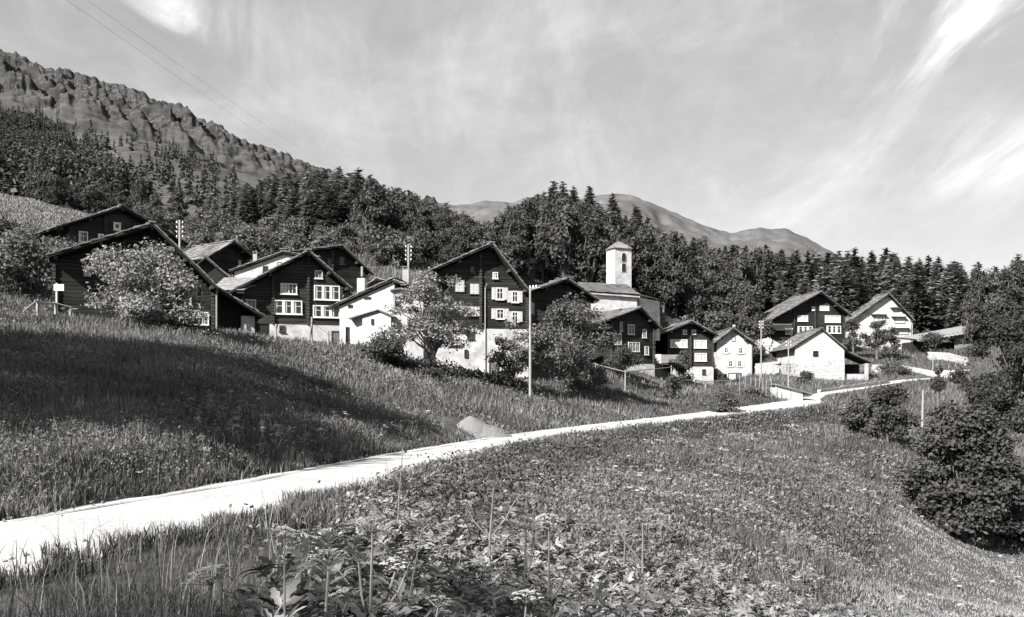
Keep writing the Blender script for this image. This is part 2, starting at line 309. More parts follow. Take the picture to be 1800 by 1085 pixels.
hs('N', name='log_house', label='wide dark log house with balcony behind the small white stone barn', cat='house', L=(1347, 168), R=(1484, 170), base=(1440, 614, 169), roof=((1337, 573), (1444, 513), (1497, 555)), of=1.4, D=11, plaster=0, log='log',
   wins=[(1402, 555, 1420, 565, 'curt', 2), (1450, 555, 1477, 567, 'curt', 3), (1427, 539, 1434, 546, 'curt', 1), (1441, 538, 1457, 546, 'curt', 2), (1402, 574, 1428, 585, 'bright', 3), (1453, 573, 1478, 586, 'bright', 3), (1380, 577, 1393, 588, 'curt', 1)], ends=[.35, .62, 1.0])
hs('O', name='plaster_house', label='white plastered house with balconies beyond the leafy garden trees on the right', cat='house', L=(1488, 178), R=(1604, 178), base=(1487, 618, 178), roof=((1483, 573), (1563, 516), (1608, 564)), of=.9, D=12, plaster=99, log='log',
   wins=[(1537, 554, 1556, 566, 'shut', 2), (1573, 558, 1591, 568, 'shut', 2), (1574, 578, 1596, 588, 'shut', 2), (1571, 541, 1579, 548, 'shut', 1), (1520, 590, 1530, 600, 'dark', 1)], ends=[])
hs('Pb', name='stone_barn', label='small white gabled barn with rough stone lower half and one square window', cat='barn', L=(1398, 146), R=(1484, 146), base=(1484, 664, 146), roof=((1390, 613), (1445, 578), (1487, 614)), of=.35, D=11, plaster=99, log='log',
   wins=[(1429, 617, 1438, 627, 'slit', 1), (1457, 638, 1462, 643, 'slit', 1)], ends=[])
for k, h in HOUSES.items():
    (xl, dl), (xr, dr) = h['L'], h['R']
    A = np.array([(xl - 900) / F * dl, dl]); B = np.array([(xr - 900) / F * dr, dr])
    h['W'] = float(np.linalg.norm(B - A)); h['ex'] = (B - A) / h['W']; h['ey'] = np.array([-h['ex'][1], h['ex'][0]]); h['O'] = A
    h['zb'] = float(P(*h['base'])[2])
    m = (A + B) / 2; back = m + h['ey'] * (h['D'] + 2)
    CTRL.append(np.array([m[0] - h['ey'][0] * .8, m[1] - h['ey'][1] * .8, h['zb']])); CTRL.append(np.array([back[0], back[1], h['zb'] + .25 * h['D'] * .5]))
cx(*P(1120, 575, 130))

# thin plate spline through all of them
CT = np.array(CTRL)
def warp(x, y): return np.stack([x / (np.maximum(y, -13) + 16) * 3.2, np.log(np.maximum(y, -13) + 16) * 2.0], -1)
CW = warp(CT[:, 0], CT[:, 1]); nC = len(CW)
def phi(r): return np.where(r > 1e-9, r * r * np.log(r + 1e-12), 0)
K = phi(np.linalg.norm(CW[:, None] - CW[None], axis=2)) + np.eye(nC) * .004
PM = np.concatenate([np.ones((nC, 1)), CW], 1)
AA = np.block([[K, PM], [PM.T, np.zeros((3, 3))]])
SCL = CT[:, 1] + 20                                          # heights as a slope from the eye, so near and far weigh alike
sol = np.linalg.solve(AA, np.concatenate([CT[:, 2] / SCL, np.zeros(3)]))
def base_h(x, y):
    x = np.asarray(x, float).ravel(); y = np.asarray(y, float).ravel(); out = np.empty(len(x))
    for i in range(0, len(x), 20000):
        w = warp(x[i:i + 20000], y[i:i + 20000])
        out[i:i + 20000] = phi(np.linalg.norm(w[:, None] - CW[None], axis=2)) @ sol[:nC] + sol[nC] + w @ sol[nC + 1:]
    return out * (np.maximum(y, -13) + 20)
def road_info(x, y):
    """nearest centre-line sample: signed offset (right positive), road height there, half width"""
    x = np.asarray(x, float).ravel(); y = np.asarray(y, float).ravel(); off = np.empty(len(x)); zz = np.empty(len(x)); hw = np.empty(len(x))
    for i in range(0, len(x), 20000):
        xs = x[i:i + 20000]; ys = y[i:i + 20000]
        d2 = (xs[:, None] - RC[None, :, 0]) ** 2 + (ys[:, None] - RC[None, :, 1]) ** 2
        j = d2.argmin(1); o = (xs - RC[j, 0]) * RN[j, 0] + (ys - RC[j, 1]) * RN[j, 1]
        lng = np.abs((xs - RC[j, 0]) * RT[j, 0] + (ys - RC[j, 1]) * RT[j, 1])
        off[i:i + 20000] = np.where(lng > 3, 99, o); hw[i:i + 20000] = RHALF[j]
        zz[i:i + 20000] = RC[j, 2] - np.clip(o, -3, 3) * RTILT[j]
    return off, zz, hw
def ground(x, y, rough=True):
    x = np.asarray(x, float); y = np.asarray(y, float); shp = x.shape; x = x.ravel(); y = y.ravel()
    h = base_h(x, y)
    if rough: h = h + (fbm(x * .22, y * .22, 3, 5) - .5) * .7 + (fbm(x * .9, y * .9, 2, 9) - .5) * .18
    off, zr, hw = road_info(x, y)
    e = np.abs(off) - hw
    w = np.clip(1 - e / 1.8, 0, 1); w = w * w * (3 - 2 * w); w = np.where(e < .15, 1, w)
    h = h * (1 - w) + (zr - np.where(e < .1, .07, .02)) * w
    return h.reshape(shp)
def g1(x, y): return float(ground(np.array([x]), np.array([y]))[0])
def gpx(px, d): x = (px - 900) / F * d; return np.array([x, d, g1(x, d)])

# ground sheet
nu, nv = 420, 330
uu = np.sign(np.linspace(-1, 1, nu)) * (np.abs(np.linspace(-1, 1, nu)) ** 1.6 * 1.0 + np.abs(np.linspace(-1, 1, nu)) * .45)
vv = np.exp(np.linspace(math.log(4), math.log(356), nv)) - 16
UU, VV = np.meshgrid(uu, vv); XX = UU * (VV + 16) * 1.25; YY = VV
ZZ = ground(XX, YY)
idx = np.arange(nu * nv).reshape(nv, nu)
Q = np.stack([idx[:-1, :-1], idx[:-1, 1:], idx[1:, 1:], idx[1:, :-1]], -1).reshape(-1, 4)
me = mesh_np('ground', np.stack([XX, YY, ZZ], -1).reshape(-1, 3), [Q], M['soil'])
me.polygons.foreach_set('use_smooth', np.ones(len(Q), bool))
kind(obj('ground', me), 'structure')

# road sheet with a crowned, slightly ragged edge, and an overhead wire's shadow painted as a dark strip along its far side
prof = np.linspace(-1, 1, 9)
fine = catmull(ROAD, 40); ft = np.gradient(fine[:, :2], axis=0); ft /= np.linalg.norm(ft, axis=1)[:, None]; fn = np.stack([ft[:, 1], -ft[:, 0]], 1)
fh = 2.2 + .5 * np.clip((fine[:, 1] - 85) / 15, 0, 1) - 1.2 * np.clip((fine[:, 1] - 110) / 10, 0, 1); ftl = .055 * np.clip((fine[:, 1] - 55) / 25, 0, 1) * np.clip((122 - fine[:, 1]) / 12, .2, 1)
n = len(fine); V = []
rag = (vnoise(np.arange(n) * .35, np.zeros(n), 1) - .5) * .45; rag2 = (vnoise(np.arange(n) * .35, np.ones(n) * 9, 2) - .5) * .5
for i in range(n):
    for q in prof:
        o = q * fh[i] + (rag[i] if q < -.9 else rag2[i] if q > .9 else 0)
        z = fine[i, 2] - np.clip(o, -3, 3) * ftl[i] + .03 - .07 * q * q * (abs(q) > .9) + .012 * (1 - abs(q)) - .02 * math.exp(-((abs(q) - .45) / .16) ** 2)
        V.append((fine[i, 0] + fn[i, 0] * o, fine[i, 1] + fn[i, 1] * o, z))
ii = np.arange(n * 9).reshape(n, 9)
Q = np.stack([ii[:-1, :-1], ii[:-1, 1:], ii[1:, 1:], ii[1:, :-1]], -1).reshape(-1, 4)
me = mesh_np('road', np.array(V), [Q], M['road']); me.polygons.foreach_set('use_smooth', np.ones(len(Q), bool)); kind(obj('road', me), 'structure')
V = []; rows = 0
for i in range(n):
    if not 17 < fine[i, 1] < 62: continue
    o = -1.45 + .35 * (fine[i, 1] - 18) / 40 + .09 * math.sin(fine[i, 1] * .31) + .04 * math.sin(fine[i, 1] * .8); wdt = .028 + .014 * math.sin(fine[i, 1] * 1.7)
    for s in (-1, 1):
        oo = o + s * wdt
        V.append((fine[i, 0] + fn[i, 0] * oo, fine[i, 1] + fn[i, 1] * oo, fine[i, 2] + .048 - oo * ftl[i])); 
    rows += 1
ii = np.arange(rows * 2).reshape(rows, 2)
kind(obj('wire_shadow_strip', mesh_np('wire_shadow_strip', np.array(V), [np.stack([ii[:-1, 0], ii[:-1, 1], ii[1:, 1], ii[1:, 0]], -1)], M['wire_shadow'])), 'structure')
# ------------------------------------------------------------------ mountains
def lerp_list(pts, x):
    a = np.array(pts, float); return np.interp(x, a[:, 0], a[:, 1])
RIDGE = [(-500, 20), (-120, 40), (18, 92), (45, 100), (80, 118), (98, 124), (105, 117), (130, 130), (145, 126), (170, 138), (190, 150), (225, 156), (245, 165), (270, 176), (300, 182), (330, 192), (345, 206), (372, 218), (400, 232), (425, 246), (450, 255), (480, 264), (500, 276), (540, 290), (600, 310), (700, 345), (900, 420)]
ds = np.array([250, 330, 450, 575, 700, 850, 1000, 1150, 1300, 1420, 1500]); gs = np.array([1, .92, .80, .665, .53, .42, .317, .22, .125, .05, 0])
def slope_px(px): return np.interp(px, [-500, 20, 300, 540, 900], [365, 375, 392, 405, 430])
def mountain_z(px, d, detail=True):
    yr = lerp_list(RIDGE, px); yf = slope_px(px); g = np.interp(d, ds, gs)
    y = yr + (yf - yr) * g
    z = (HZ - y) / F * d
    if detail:
        x = (px - 900) / F * d; t = np.clip((d - 250) / 1250, 0, 1)
        # spurs running down from the ridge
        s = px / 52.0 + (d - 1500) * .0042 + 2.0 * (fbm(px * .012, d * .0034, 3, 21) - .5)
        saw = s - np.floor(s); spur = np.where(saw < .66, saw / .66, (1 - saw) / .34); spur = spur * spur * (3 - 2 * spur)
        s2 = px / 15.0 + (d - 1500) * .004 + 1.6 * (fbm(px * .03, d * .004, 3, 31) - .5); saw2 = s2 - np.floor(s2); spur2 = np.where(saw2 < .65, saw2 / .65, (1 - saw2) / .35)
        env = np.clip((t - .58 - .2 * (vnoise(px * .012, 0 * px, 25) - .5)) / .22, 0, 1) * (1 - .85 * np.clip((t - .86) / .14, 0, 1))
        z = z + env * (spur - .5) * 13 * (.35 + 1.3 * vnoise(px * .014 + 7, d * .0022, 23)) + env * (spur2 - .5) * 3 * (2 * vnoise(px * .03, d * .004, 29))
        z = z + (fbm(x * .012, d * .012, 4, 41) - .5) * (18 + 26 * t) * np.minimum(1, t * 6) * (1 - .8 * np.clip((t - .75) / .25, 0, 1)) + (fbm(x * .05, d * .05, 3, 51) - .5) * 9 * np.minimum(1, t * 6) * (.4 + t) + (fbm(x * .16, d * .10, 3, 55) - .5) * 9 * env + (fbm(x * .03 + 9, d * .018, 4, 57) - .5) * 11 * env * (1 - .5 * np.clip((t - .8) / .2, 0, 1))
    return z
pxs = np.linspace(-420, 860, 520); dd = np.concatenate([np.linspace(240, 1500, 210), np.linspace(1510, 1900, 12)])
PX, DD = np.meshgrid(pxs, dd); ZM = mountain_z(PX, np.minimum(DD, 1500)); ZM = np.where(DD > 1500, ZM - (DD - 1500) * .55, ZM)
ZM += np.where(DD > 1380, (fbm(PX * .22, DD * .012, 4, 61) - .5) * 7, 0)
XM = (PX - 900) / F * DD
idx = np.arange(PX.size).reshape(PX.shape); Q = np.stack([idx[:-1, :-1], idx[:-1, 1:], idx[1:, 1:], idx[1:, :-1]], -1).reshape(-1, 4)
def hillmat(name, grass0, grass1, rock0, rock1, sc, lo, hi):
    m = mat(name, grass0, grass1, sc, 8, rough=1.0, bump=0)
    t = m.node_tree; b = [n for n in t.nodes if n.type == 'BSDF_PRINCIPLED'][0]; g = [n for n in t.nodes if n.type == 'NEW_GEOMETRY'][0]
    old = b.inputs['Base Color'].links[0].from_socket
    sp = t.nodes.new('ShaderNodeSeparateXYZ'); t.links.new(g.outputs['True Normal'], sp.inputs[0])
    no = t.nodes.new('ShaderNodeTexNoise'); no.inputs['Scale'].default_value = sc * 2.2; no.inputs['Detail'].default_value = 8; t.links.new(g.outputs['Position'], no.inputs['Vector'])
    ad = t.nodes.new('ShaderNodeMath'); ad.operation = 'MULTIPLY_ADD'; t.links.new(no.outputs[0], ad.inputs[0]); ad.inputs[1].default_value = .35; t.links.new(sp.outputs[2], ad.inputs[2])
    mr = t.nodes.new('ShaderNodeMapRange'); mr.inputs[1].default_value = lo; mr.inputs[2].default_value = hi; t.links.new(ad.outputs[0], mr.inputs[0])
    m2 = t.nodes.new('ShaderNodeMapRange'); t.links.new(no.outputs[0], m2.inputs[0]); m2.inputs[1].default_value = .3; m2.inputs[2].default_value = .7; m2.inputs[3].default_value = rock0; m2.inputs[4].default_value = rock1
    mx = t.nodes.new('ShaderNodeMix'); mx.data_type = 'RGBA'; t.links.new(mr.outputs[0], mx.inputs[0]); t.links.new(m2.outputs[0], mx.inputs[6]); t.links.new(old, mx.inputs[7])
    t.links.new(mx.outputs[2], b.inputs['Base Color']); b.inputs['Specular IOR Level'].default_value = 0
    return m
M['mountain'] = hillmat('mountain_pasture_and_rock', .038, .088, .014, .048, .02, .82, 1.02)
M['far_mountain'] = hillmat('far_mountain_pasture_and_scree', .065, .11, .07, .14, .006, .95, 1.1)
me = mesh_np('rocky_mountain', np.stack([XM, DD, ZM], -1).reshape(-1, 3), [Q], M['mountain'])
kind(obj('rocky_mountain', me), 'structure')

FAR = [(300, 330), (640, 352), (700, 368), (770, 362), (800, 366), (850, 354), (900, 352), (950, 344), (985, 352), (1030, 346), (1060, 340), (1085, 337), (1110, 342), (1150, 358), (1190, 375), (1220, 388), (1250, 400), (1285, 408), (1310, 406), (1335, 402), (1360, 403), (1382, 400), (1400, 408), (1420, 417), (1450, 438), (1480, 455), (1700, 500), (2200, 560)]
pxs = np.linspace(300, 2200, 520); dd = np.concatenate([np.linspace(1500, 3600, 90), np.linspace(3650, 4600, 10)])
PX, DD = np.meshgrid(pxs, dd); yr = lerp_list(FAR, PX); t = np.clip((DD - 1500) / 2100, 0, 1)
ZM = (HZ - (yr + (540 - yr) * (1 - t) ** 1.2)) / F * np.minimum(DD, 3600)
XM = (PX - 900) / F * DD
ZM = ZM + (fbm(XM * .004, DD * .004, 5, 71) - .5) * 110 * t * (1 - .7 * np.clip((t - .9) / .1, 0, 1)) + (fbm(XM * .02, DD * .006, 4, 81) - .5) * 40 * t * (1 - .6 * np.clip((t - .9) / .1, 0, 1)) - np.maximum(DD - 3600, 0) * .6
idx = np.arange(PX.size).reshape(PX.shape); Q = np.stack([idx[:-1, :-1], idx[:-1, 1:], idx[1:, 1:], idx[1:, :-1]], -1).reshape(-1, 4)
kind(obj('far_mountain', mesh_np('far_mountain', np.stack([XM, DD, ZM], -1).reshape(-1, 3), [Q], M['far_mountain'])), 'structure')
# ------------------------------------------------------------------ houses
def slab_slope(mb, p0, p1, y0, y1, seed, row=.42, th=.075, wmin=.4, wmax=.95, over=.12):
    """irregular overlapping stone slabs on one roof slope; p0 = eave (x,z), p1 = ridge (x,z)"""
    r = random.Random(seed); p0 = np.array(p0, float); p1 = np.array(p1, float)
    d = p1 - p0; Ls = np.linalg.norm(d); d /= Ls; nrm = np.array([-d[1], d[0]]); 
    if nrm[1] < 0: nrm = -nrm
    nr = max(3, int(Ls / row)); stp = Ls / nr
    for i in range(nr):
        y = y0 - r.uniform(0, over)
        while y < y1:
            w = r.uniform(wmin, wmax); L = stp * r.uniform(1.35, 1.7); j = r.uniform(-.07, .07)
            a = p0 + d * (i * stp + j - (.1 if i == 0 else 0)); b = a + d * L
            t = th * r.uniform(.6, 1.5); lo = .055 + r.uniform(0, .035); hi = .012
            a0 = a + nrm * lo; b0 = b + nrm * hi; a1 = a0 + nrm * t; b1 = b0 + nrm * t
            ya = y + .01; yb = min(y + w, y1 + r.uniform(0, over)) - .01; sk = r.uniform(-.05, .05)
            mb.box8([(a0[0], ya, a0[1]), (a0[0], yb, a0[1]), (b0[0], yb + sk, b0[1]), (b0[0], ya + sk, b0[1]), (a1[0], ya, a1[1]), (a1[0], yb, a1[1]), (b1[0], yb + sk, b1[1]), (b1[0], ya + sk, b1[1])])
            y += w
def roof_parts(root, l, a, r, y0, y1, seed, slabm='slab', under='core', purlins=True, th=.16, purl_drop=.12):
    """board deck, slab covering, ridge slabs and purlin ends of a two sided roof running in y"""
    R = MB(); 
    for e in (l, r):
        e = np.array(e); ap = np.array(a); R_ = [(e[0], e[1]), (ap[0], ap[1]), (ap[0], ap[1] - th), (e[0], e[1] - th * .8)]
        if e[0] < ap[0]: R_ = R_[::-1]
        R.prism(R_, y0, y1)
    roof = R.build('roof', M[under], root)
    S = MB(); slab_slope(S, l, a, y0, y1, seed); slab_slope(S, r, a, y0, y1, seed + 1)
    y = y0 - .1; rr = random.Random(seed + 2)
    while y < y1:
        w = rr.uniform(.5, .9); S.obox((a[0] + rr.uniform(-.05, .05), y + w / 2, a[1] + .13), (.24, 0, rr.uniform(-.04, .04)), (0, w / 2, 0), (0, 0, .04)); y += w * .96
    s = S.build('roof_slabs', M[slabm], roof); s['kind'] = 'stuff'
    if purlins:
        for f_, e in ((0, l), (.5, l), (.93, l), (.5, r), (.93, r)):
            x = a[0] + (e[0] - a[0]) * f_; z = a[1] + (e[1] - a[1]) * f_ - th - purl_drop
            MB().box(x - .11, y0 + .12, z - .12, x + .11, .05, z + .12).build('purlin', M['beam'], root)
    return roof
def add_window(root, x0, z0, x1, z1, yf, style, n=1, side=0):
    """a window standing on the facade plane y = yf (front is -y)"""
    if x1 < x0: x0, x1 = x1, x0
    w = x1 - x0; h = z1 - z0; fw = min(.09, w * .14); fm = M['paint']; pm = M['glass']; nm = 'window'
    if style in ('dark', 'slit', 'wood'): fm = M['beam'] if style != 'wood' else M['shut']
    if style == 'slit': fw = .03
    if style == 'thick': fw = min(.2, w * .26)
    if style == 'curt': pm = M['curtain']
    if style in ('door', 'paledoor'):
        dm = M['door'] if style == 'door' else M['shut']
        fr = MB(); fr.box(x0 - .08, yf - .10, z0, x0, yf + .02, z1); fr.box(x1, yf - .10, z0, x1 + .08, yf + .02, z1); fr.box(x0 - .08, yf - .10, z1, x1 + .08, yf + .02, z1 + .1)
        f = fr.build('door', M['beam'], root); k = max(2, int(w / .22)); lf = MB()
        for i in range(k): lf.box(x0 + w * i / k + .006, yf - .045 - .008 * (i % 2), z0, x0 + w * (i + 1) / k - .006, yf, z1 - .003)
        lf.build('door_leaf', dm, f); MB().tube([(x0 + w * .15, yf - .06, z0 + h * .5), (x0 + w * .15, yf - .12, z0 + h * .5), (x0 + w * .28, yf - .12, z0 + h * .5)], .015, 5).build('handle', M['metal'], f)
        return f
    if style == 'shut':
        f = MB().box(x0 - .05, yf - .09, z0 - .06, x1 + .05, yf, z0).box(x0 - .05, yf - .07, z1, x1 + .05, yf, z1 + .06).box(x0 - .05, yf - .07, z0, x0 - .002, yf, z1).box(x1 + .002, yf - .07, z0, x1 + .05, yf, z1).build('window', M['beam'], root)
        for i in range(max(2, n)):
            k = max(2, n); a = x0 + w * i / k + .012; b = x0 + w * (i + 1) / k - .012; s = MB(); ns = max(4, int(h / .12))
            s.box(a, yf - .04, z0, b, yf - .003, z1)
            for q in range(ns): s.box(a + .06, yf - .065, z0 + h * (q + .2) / ns, b - .06, yf - .04, z0 + h * (q + .75) / ns)
            s.build('shutter', M['shut'], f)
        return f
    fr = MB()
    fr.box(x0, yf - .10, z0, x0 + fw, yf, z1); fr.box(x1 - fw, yf - .10, z0, x1, yf, z1)
    fr.box(x0 + fw, yf - .10, z1 - fw, x1 - fw, yf, z1); fr.box(x0 + fw, yf - .10, z0, x1 - fw, yf, z0 + fw)
    if style != 'slit': fr.box(x0 - .06, yf - .15, z0 - .06, x1 + .06, yf, z0)
    iw = (w - 2 * fw) / n; pv = .30 if style == 'bright' else (.12 if n > 1 else 0)
    for i in range(1, n): fr.box(x0 + fw + iw * i - iw * pv / 2, yf - .095, z0 + fw, x0 + fw + iw * i + iw * pv / 2, yf, z1 - fw)
    if style in ('light', 'bright', 'open', 'curt', 'wood'):
        for i in range(n):
            a = x0 + fw + iw * i; b = a + iw; m = (a + b) / 2
            if style != 'bright': fr.box(m - .02, yf - .06, z0 + fw, m + .02, yf - .012, z1 - fw)
            fr.box(a + .01, yf - .058, z0 + fw + (h - 2 * fw) * .6 - .018, b - .01, yf - .014, z0 + fw + (h - 2 * fw) * .6 + .018)
    f = fr.build(nm, fm, root)
    for i in range(n):
        a = x0 + fw + iw * i + (iw * pv / 2 if i else 0); b = x0 + fw + iw * (i + 1) - (iw * pv / 2 if i < n - 1 else 0)
        MB().box(a, yf - .03, z0 + fw, b, yf - .004, z1 - fw).build('pane', pm, f)
        if style == 'bright' :
            MB().box(a, yf - .045, z0 + fw, a + (b - a) * .34, yf - .032, z1 - fw).build('curtain', M['curtain'], f)
    if style == 'light' and random.random() < .6:
        sd_ = random.choice((0, 1)); a = x0 + fw; b = x1 - fw; m = a + (b - a) * random.uniform(.25, .45)
        MB().box(a if not sd_ else b - (m - a), yf - .045, z0 + fw, m if not sd_ else b, yf - .032, z1 - fw).build('curtain', M['curtain'], f)
    if style == 'open':
        for s in (-1, 1):
            sw = w * .55; a = x0 - .03 - sw if s < 0 else x1 + .03; b = a + sw; q = MB(); q.box(a, yf - .07, z0, b, yf - .03, z1); ns = max(5, int(h / .11))
            for t in range(ns): q.box(a + .05, yf - .09, z0 + h * (t + .2) / ns, b - .05, yf - .07, z0 + h * (t + .75) / ns)
            q.build('shutter', M['shut'], f)
    return f
def chimney(root, x, y, z0, z1, w=.7, cap=True, m='plaster_grey', pipe=0):
    c = MB().box(x - w / 2, y - w / 2, z0, x + w / 2, y + w / 2, z1).build('chimney', M[m], root)
    if cap:
        q = MB(); q.box(x - w * .65, y - w * .65, z1 + .22, x + w * .65, y + w * .65, z1 + .30)
        for sx in (-1, 1):
            for sy in (-1, 1): q.box(x + sx * w * .4 - .06, y + sy * w * .4 - .06, z1, x + sx * w * .4 + .06, y + sy * w * .4 + .06, z1 + .22)
        q.build('chimney_cap', M['slab'], c)
    if pipe: MB().tube([(x, y, z1 + .2), (x, y, z1 + pipe)], .12, 8).build('chimney_pipe', M['pole'], c)
    return c

HROOT = {}
def house_local(h, px, py, yoff=0.0):
    r = np.array([(px - 900) / F, 1.0]); t = (h['ey'] @ h['O'] + yoff) / (h['ey'] @ r); p = t * r
    return float((p - h['O']) @ h['ex']), float(t * (HZ - py) / F - h['zb'])
def build_house(key, h, seed):
    rz = math.atan2(h['ex'][1], h['ex'][0]); root = empty(h['name'], (h['O'][0], h['O'][1], h['zb']), rz); tag(root, h['label'], h['cat'], h.get('group'))
    HROOT[key] = root; Wd = h['W']; D = h['D']; of = h['of']
    l, a, r = [house_local(h, *p, -of) for p in h['roof']]
    h['l'], h['a'], h['r'] = l, a, r
    def rl(x): return (l[1] + (a[1] - l[1]) * (x - l[0]) / (a[0] - l[0]) if x < a[0] else r[1] + (a[1] - r[1]) * (x - r[0]) / (a[0] - r[0])) - .24
    FD = -3.5
    allp = h['plaster'] == 99
    poly = [(0, FD), (Wd, FD), (Wd, rl(Wd)), (a[0], rl(a[0])), (0, rl(0))]
    pz = 0
    if not allp and h['plaster']:
        pz = h['plaster'] * h['R'][1] / F
    if allp:
        MB().prism(poly, 0, D).build('wall', M['plaster'], root)
    else:
        MB().prism(poly, .0, D).build('inner_wall', M['core'], root)
        lg = MB(); ch = .27; z = max(pz, FD if pz == 0 else pz); rr = random.Random(seed)
        if pz == 0: z = -1.2
        zt = rl(a[0])
        while z < zt - .05:
            zz = min(z + ch, zt); zc = zz - .02
            x0 = 0.0; x1 = Wd
            if rl(0) < zc: x0 = max(0.0, l[0] + (zc + .24 - l[1]) / (a[1] - l[1]) * (a[0] - l[0]))
            if rl(Wd) < zc: x1 = min(Wd, r[0] + (zc + .24 - r[1]) / (a[1] - r[1]) * (a[0] - r[0]))
            if x1 - x0 > .15:
                p = rr.uniform(.09, .135); lg.box8([(x0, -p + .03, z + .006), (x1, -p + .03, z + .006), (x1, .0, z + .006), (x0, .0, z + .006), (x0, -p, zz - .04), (x1, -p, zz - .04), (x1, .0, zz - .006), (x0, .0, zz - .006)])
            if zz < rl(0) + .1: p = rr.uniform(.09, .13); lg.box(-p, -.1, z + .008, 0, D, zz - .008)
            if zz < rl(Wd) + .1: p = rr.uniform(.09, .13); lg.box(Wd, -.1, z + .008, Wd + p, D, zz - .008)
            z = zz
        w = lg.build('log_wall', M[h['log']], root); w['kind'] = 'stuff'
        le = MB()
        for e in h['ends']:
            x = e * Wd; z = max(pz, 0 if pz else -1)
            while z + .27 < rl(min(max(x, .05), Wd - .05)) - .05:
                p = rr.uniform(.26, .36); le.box(x - .11, -p, z + .02, x + .11, -.09, z + .24); z += .27
        if le.n: q = le.build('log_ends', M['beam'], w); q['kind'] = 'stuff'
        if pz:
            xa, xb = h.get('plx', (0, 1)); b = MB(); b.box(xa * Wd, -.14, FD, xb * Wd + .14, D, pz); 
            if xa > 0: b.box(-.1, .3, FD, xa * Wd, D, pz)
            b.build('plaster_base', M['plaster'], root)
        else:
            q = MB().box(-.12, -.13, FD, Wd + .12, D, -1.1); q.build('stone_base', M['plaster_grey'], root)
    roof_parts(root, l, a, r, -of, D + .6, seed * 10, h.get('slab', 'slab'), purlins=(of > .5))
    yf0 = 0.0 if allp else -.125
    for (x0, y0, x1, y1, st, nl) in h['wins']:
        yf = yf0
        p0 = house_local(h, x0, y1, yf); p1 = house_local(h, x1, y0, yf)
        if not allp and p1[1] < pz + .2: yf = -.142
        add_window(root, p0[0], p0[1], p1[0], p1[1], yf, st, nl)
    return root
for i, (k, h) in enumerate(HOUSES.items()): build_house(k, h, i + 3)

# extras that belong to single houses -----------------------------------------
def hp(key, px, py, yoff): x, z = house_local(HOUSES[key], px, py, yoff); return x, yoff, z
def chim_at(key, px0, px1, pyt, pyb, yoff, **kw):
    x0, z1 = house_local(HOUSES[key], px0, pyt, yoff); x1, z0 = house_local(HOUSES[key], px1, pyb, yoff)
    return chimney(HROOT[key], (x0 + x1) / 2, yoff, z0 - .8, z1, x1 - x0, **kw)
chim_at('G', 445, 452, 447, 462, 1.5); chim_at('G', 493, 503, 442, 447, 4, m='slab')
chim_at('H', 630, 643, 490, 516, 2.5, cap=False, pipe=1.1, m='plaster')
chim_at('I', 708, 716, 474, 490, 6)
chim_at('Mh', 1288, 1292, 571, 580, 3, cap=False)
# H: tiny gabled porch and a slab roofed loft behind its ridge
def porch_H():
    h = HOUSES['H']; root = HROOT['H']; y = -.5
    x0, zt = house_local(h, 637, 560, y); x1, _ = house_local(h, 687, 560, y); xa, za = house_local(h, 664, 543, y - .3); xl, zl = house_local(h, 612, 559, y - .3); xr, zr = house_local(h, 692, 556, y - .3)
    sl = lambda x: (zl + (za - zl) * (x - xl) / (xa - xl) if x < xa else zr + (za - zr) * (x - xr) / (xa - xr)) - .14
    p = MB().prism([(x0, -3), (x1, -3), (x1, sl(x1)), (xa, sl(xa)), (x0, sl(x0))], y, -.003).build('porch', M['plaster'], root)
    R = MB(); 
    R.prism([(xl, zl - .1), (xa, za - .1), (xa, za), (xl, zl)], y - .3, -.004); R.prism([(xr, zr), (xa, za), (xa, za - .1), (xr, zr - .1)], y - .3, -.004); R.build('porch_roof', M['slab'], p)
    a = house_local(h, 653, 571, y); b = house_local(h, 657, 561, y); add_window(root, a[0], a[1], b[0], b[1], y, 'slit', 1)
porch_H()
def annex_I():
    h = HOUSES['I']; root = HROOT['I']; y = -1.0
    x0, zt = house_local(h, 690, 512, y); x1 = -.004; zr = house_local(h, 742, 503, y)[1]
    MB().prism([(x0, -3.5), (x1, -3.5), (x1, zr), (x0, zt)], y, 6).build('annex_wall', M['plaster'], root)
    R = MB(); R.prism([(x0 - .2, zt), (x1, zr), (x1, zr + .16), (x0 - .2, zt + .16)], y - .25, 6.2).build('annex_roof', M['slab'], root)
    for b in ((694, 520, 703, 541, 'dark'), (690, 568, 701, 581, 'dark'), (716, 560, 728, 578, 'dark')):
        p = house_local(h, b[0], b[3], y); q = house_local(h, b[2], b[1], y); add_window(root, p[0], p[1], q[0], q[1], y, b[4], 1)
annex_I()
for key, px, pt, pb in (('I', 853, 500, 664), ('O', 1601, 566, 612), ('Mh', 1321, 604, 666), ('E', 601, 520, 600)):
    x, zt = house_local(HOUSES[key], px, pt, -.2); _, zb_ = house_local(HOUSES[key], px, pb, -.2)
    MB().tube([(x, -.2, zb_), (x, -.2, zt - .3), (x + .1, -.45, zt)], .055, 6).build('drainpipe', M['metal'], HROOT[key])
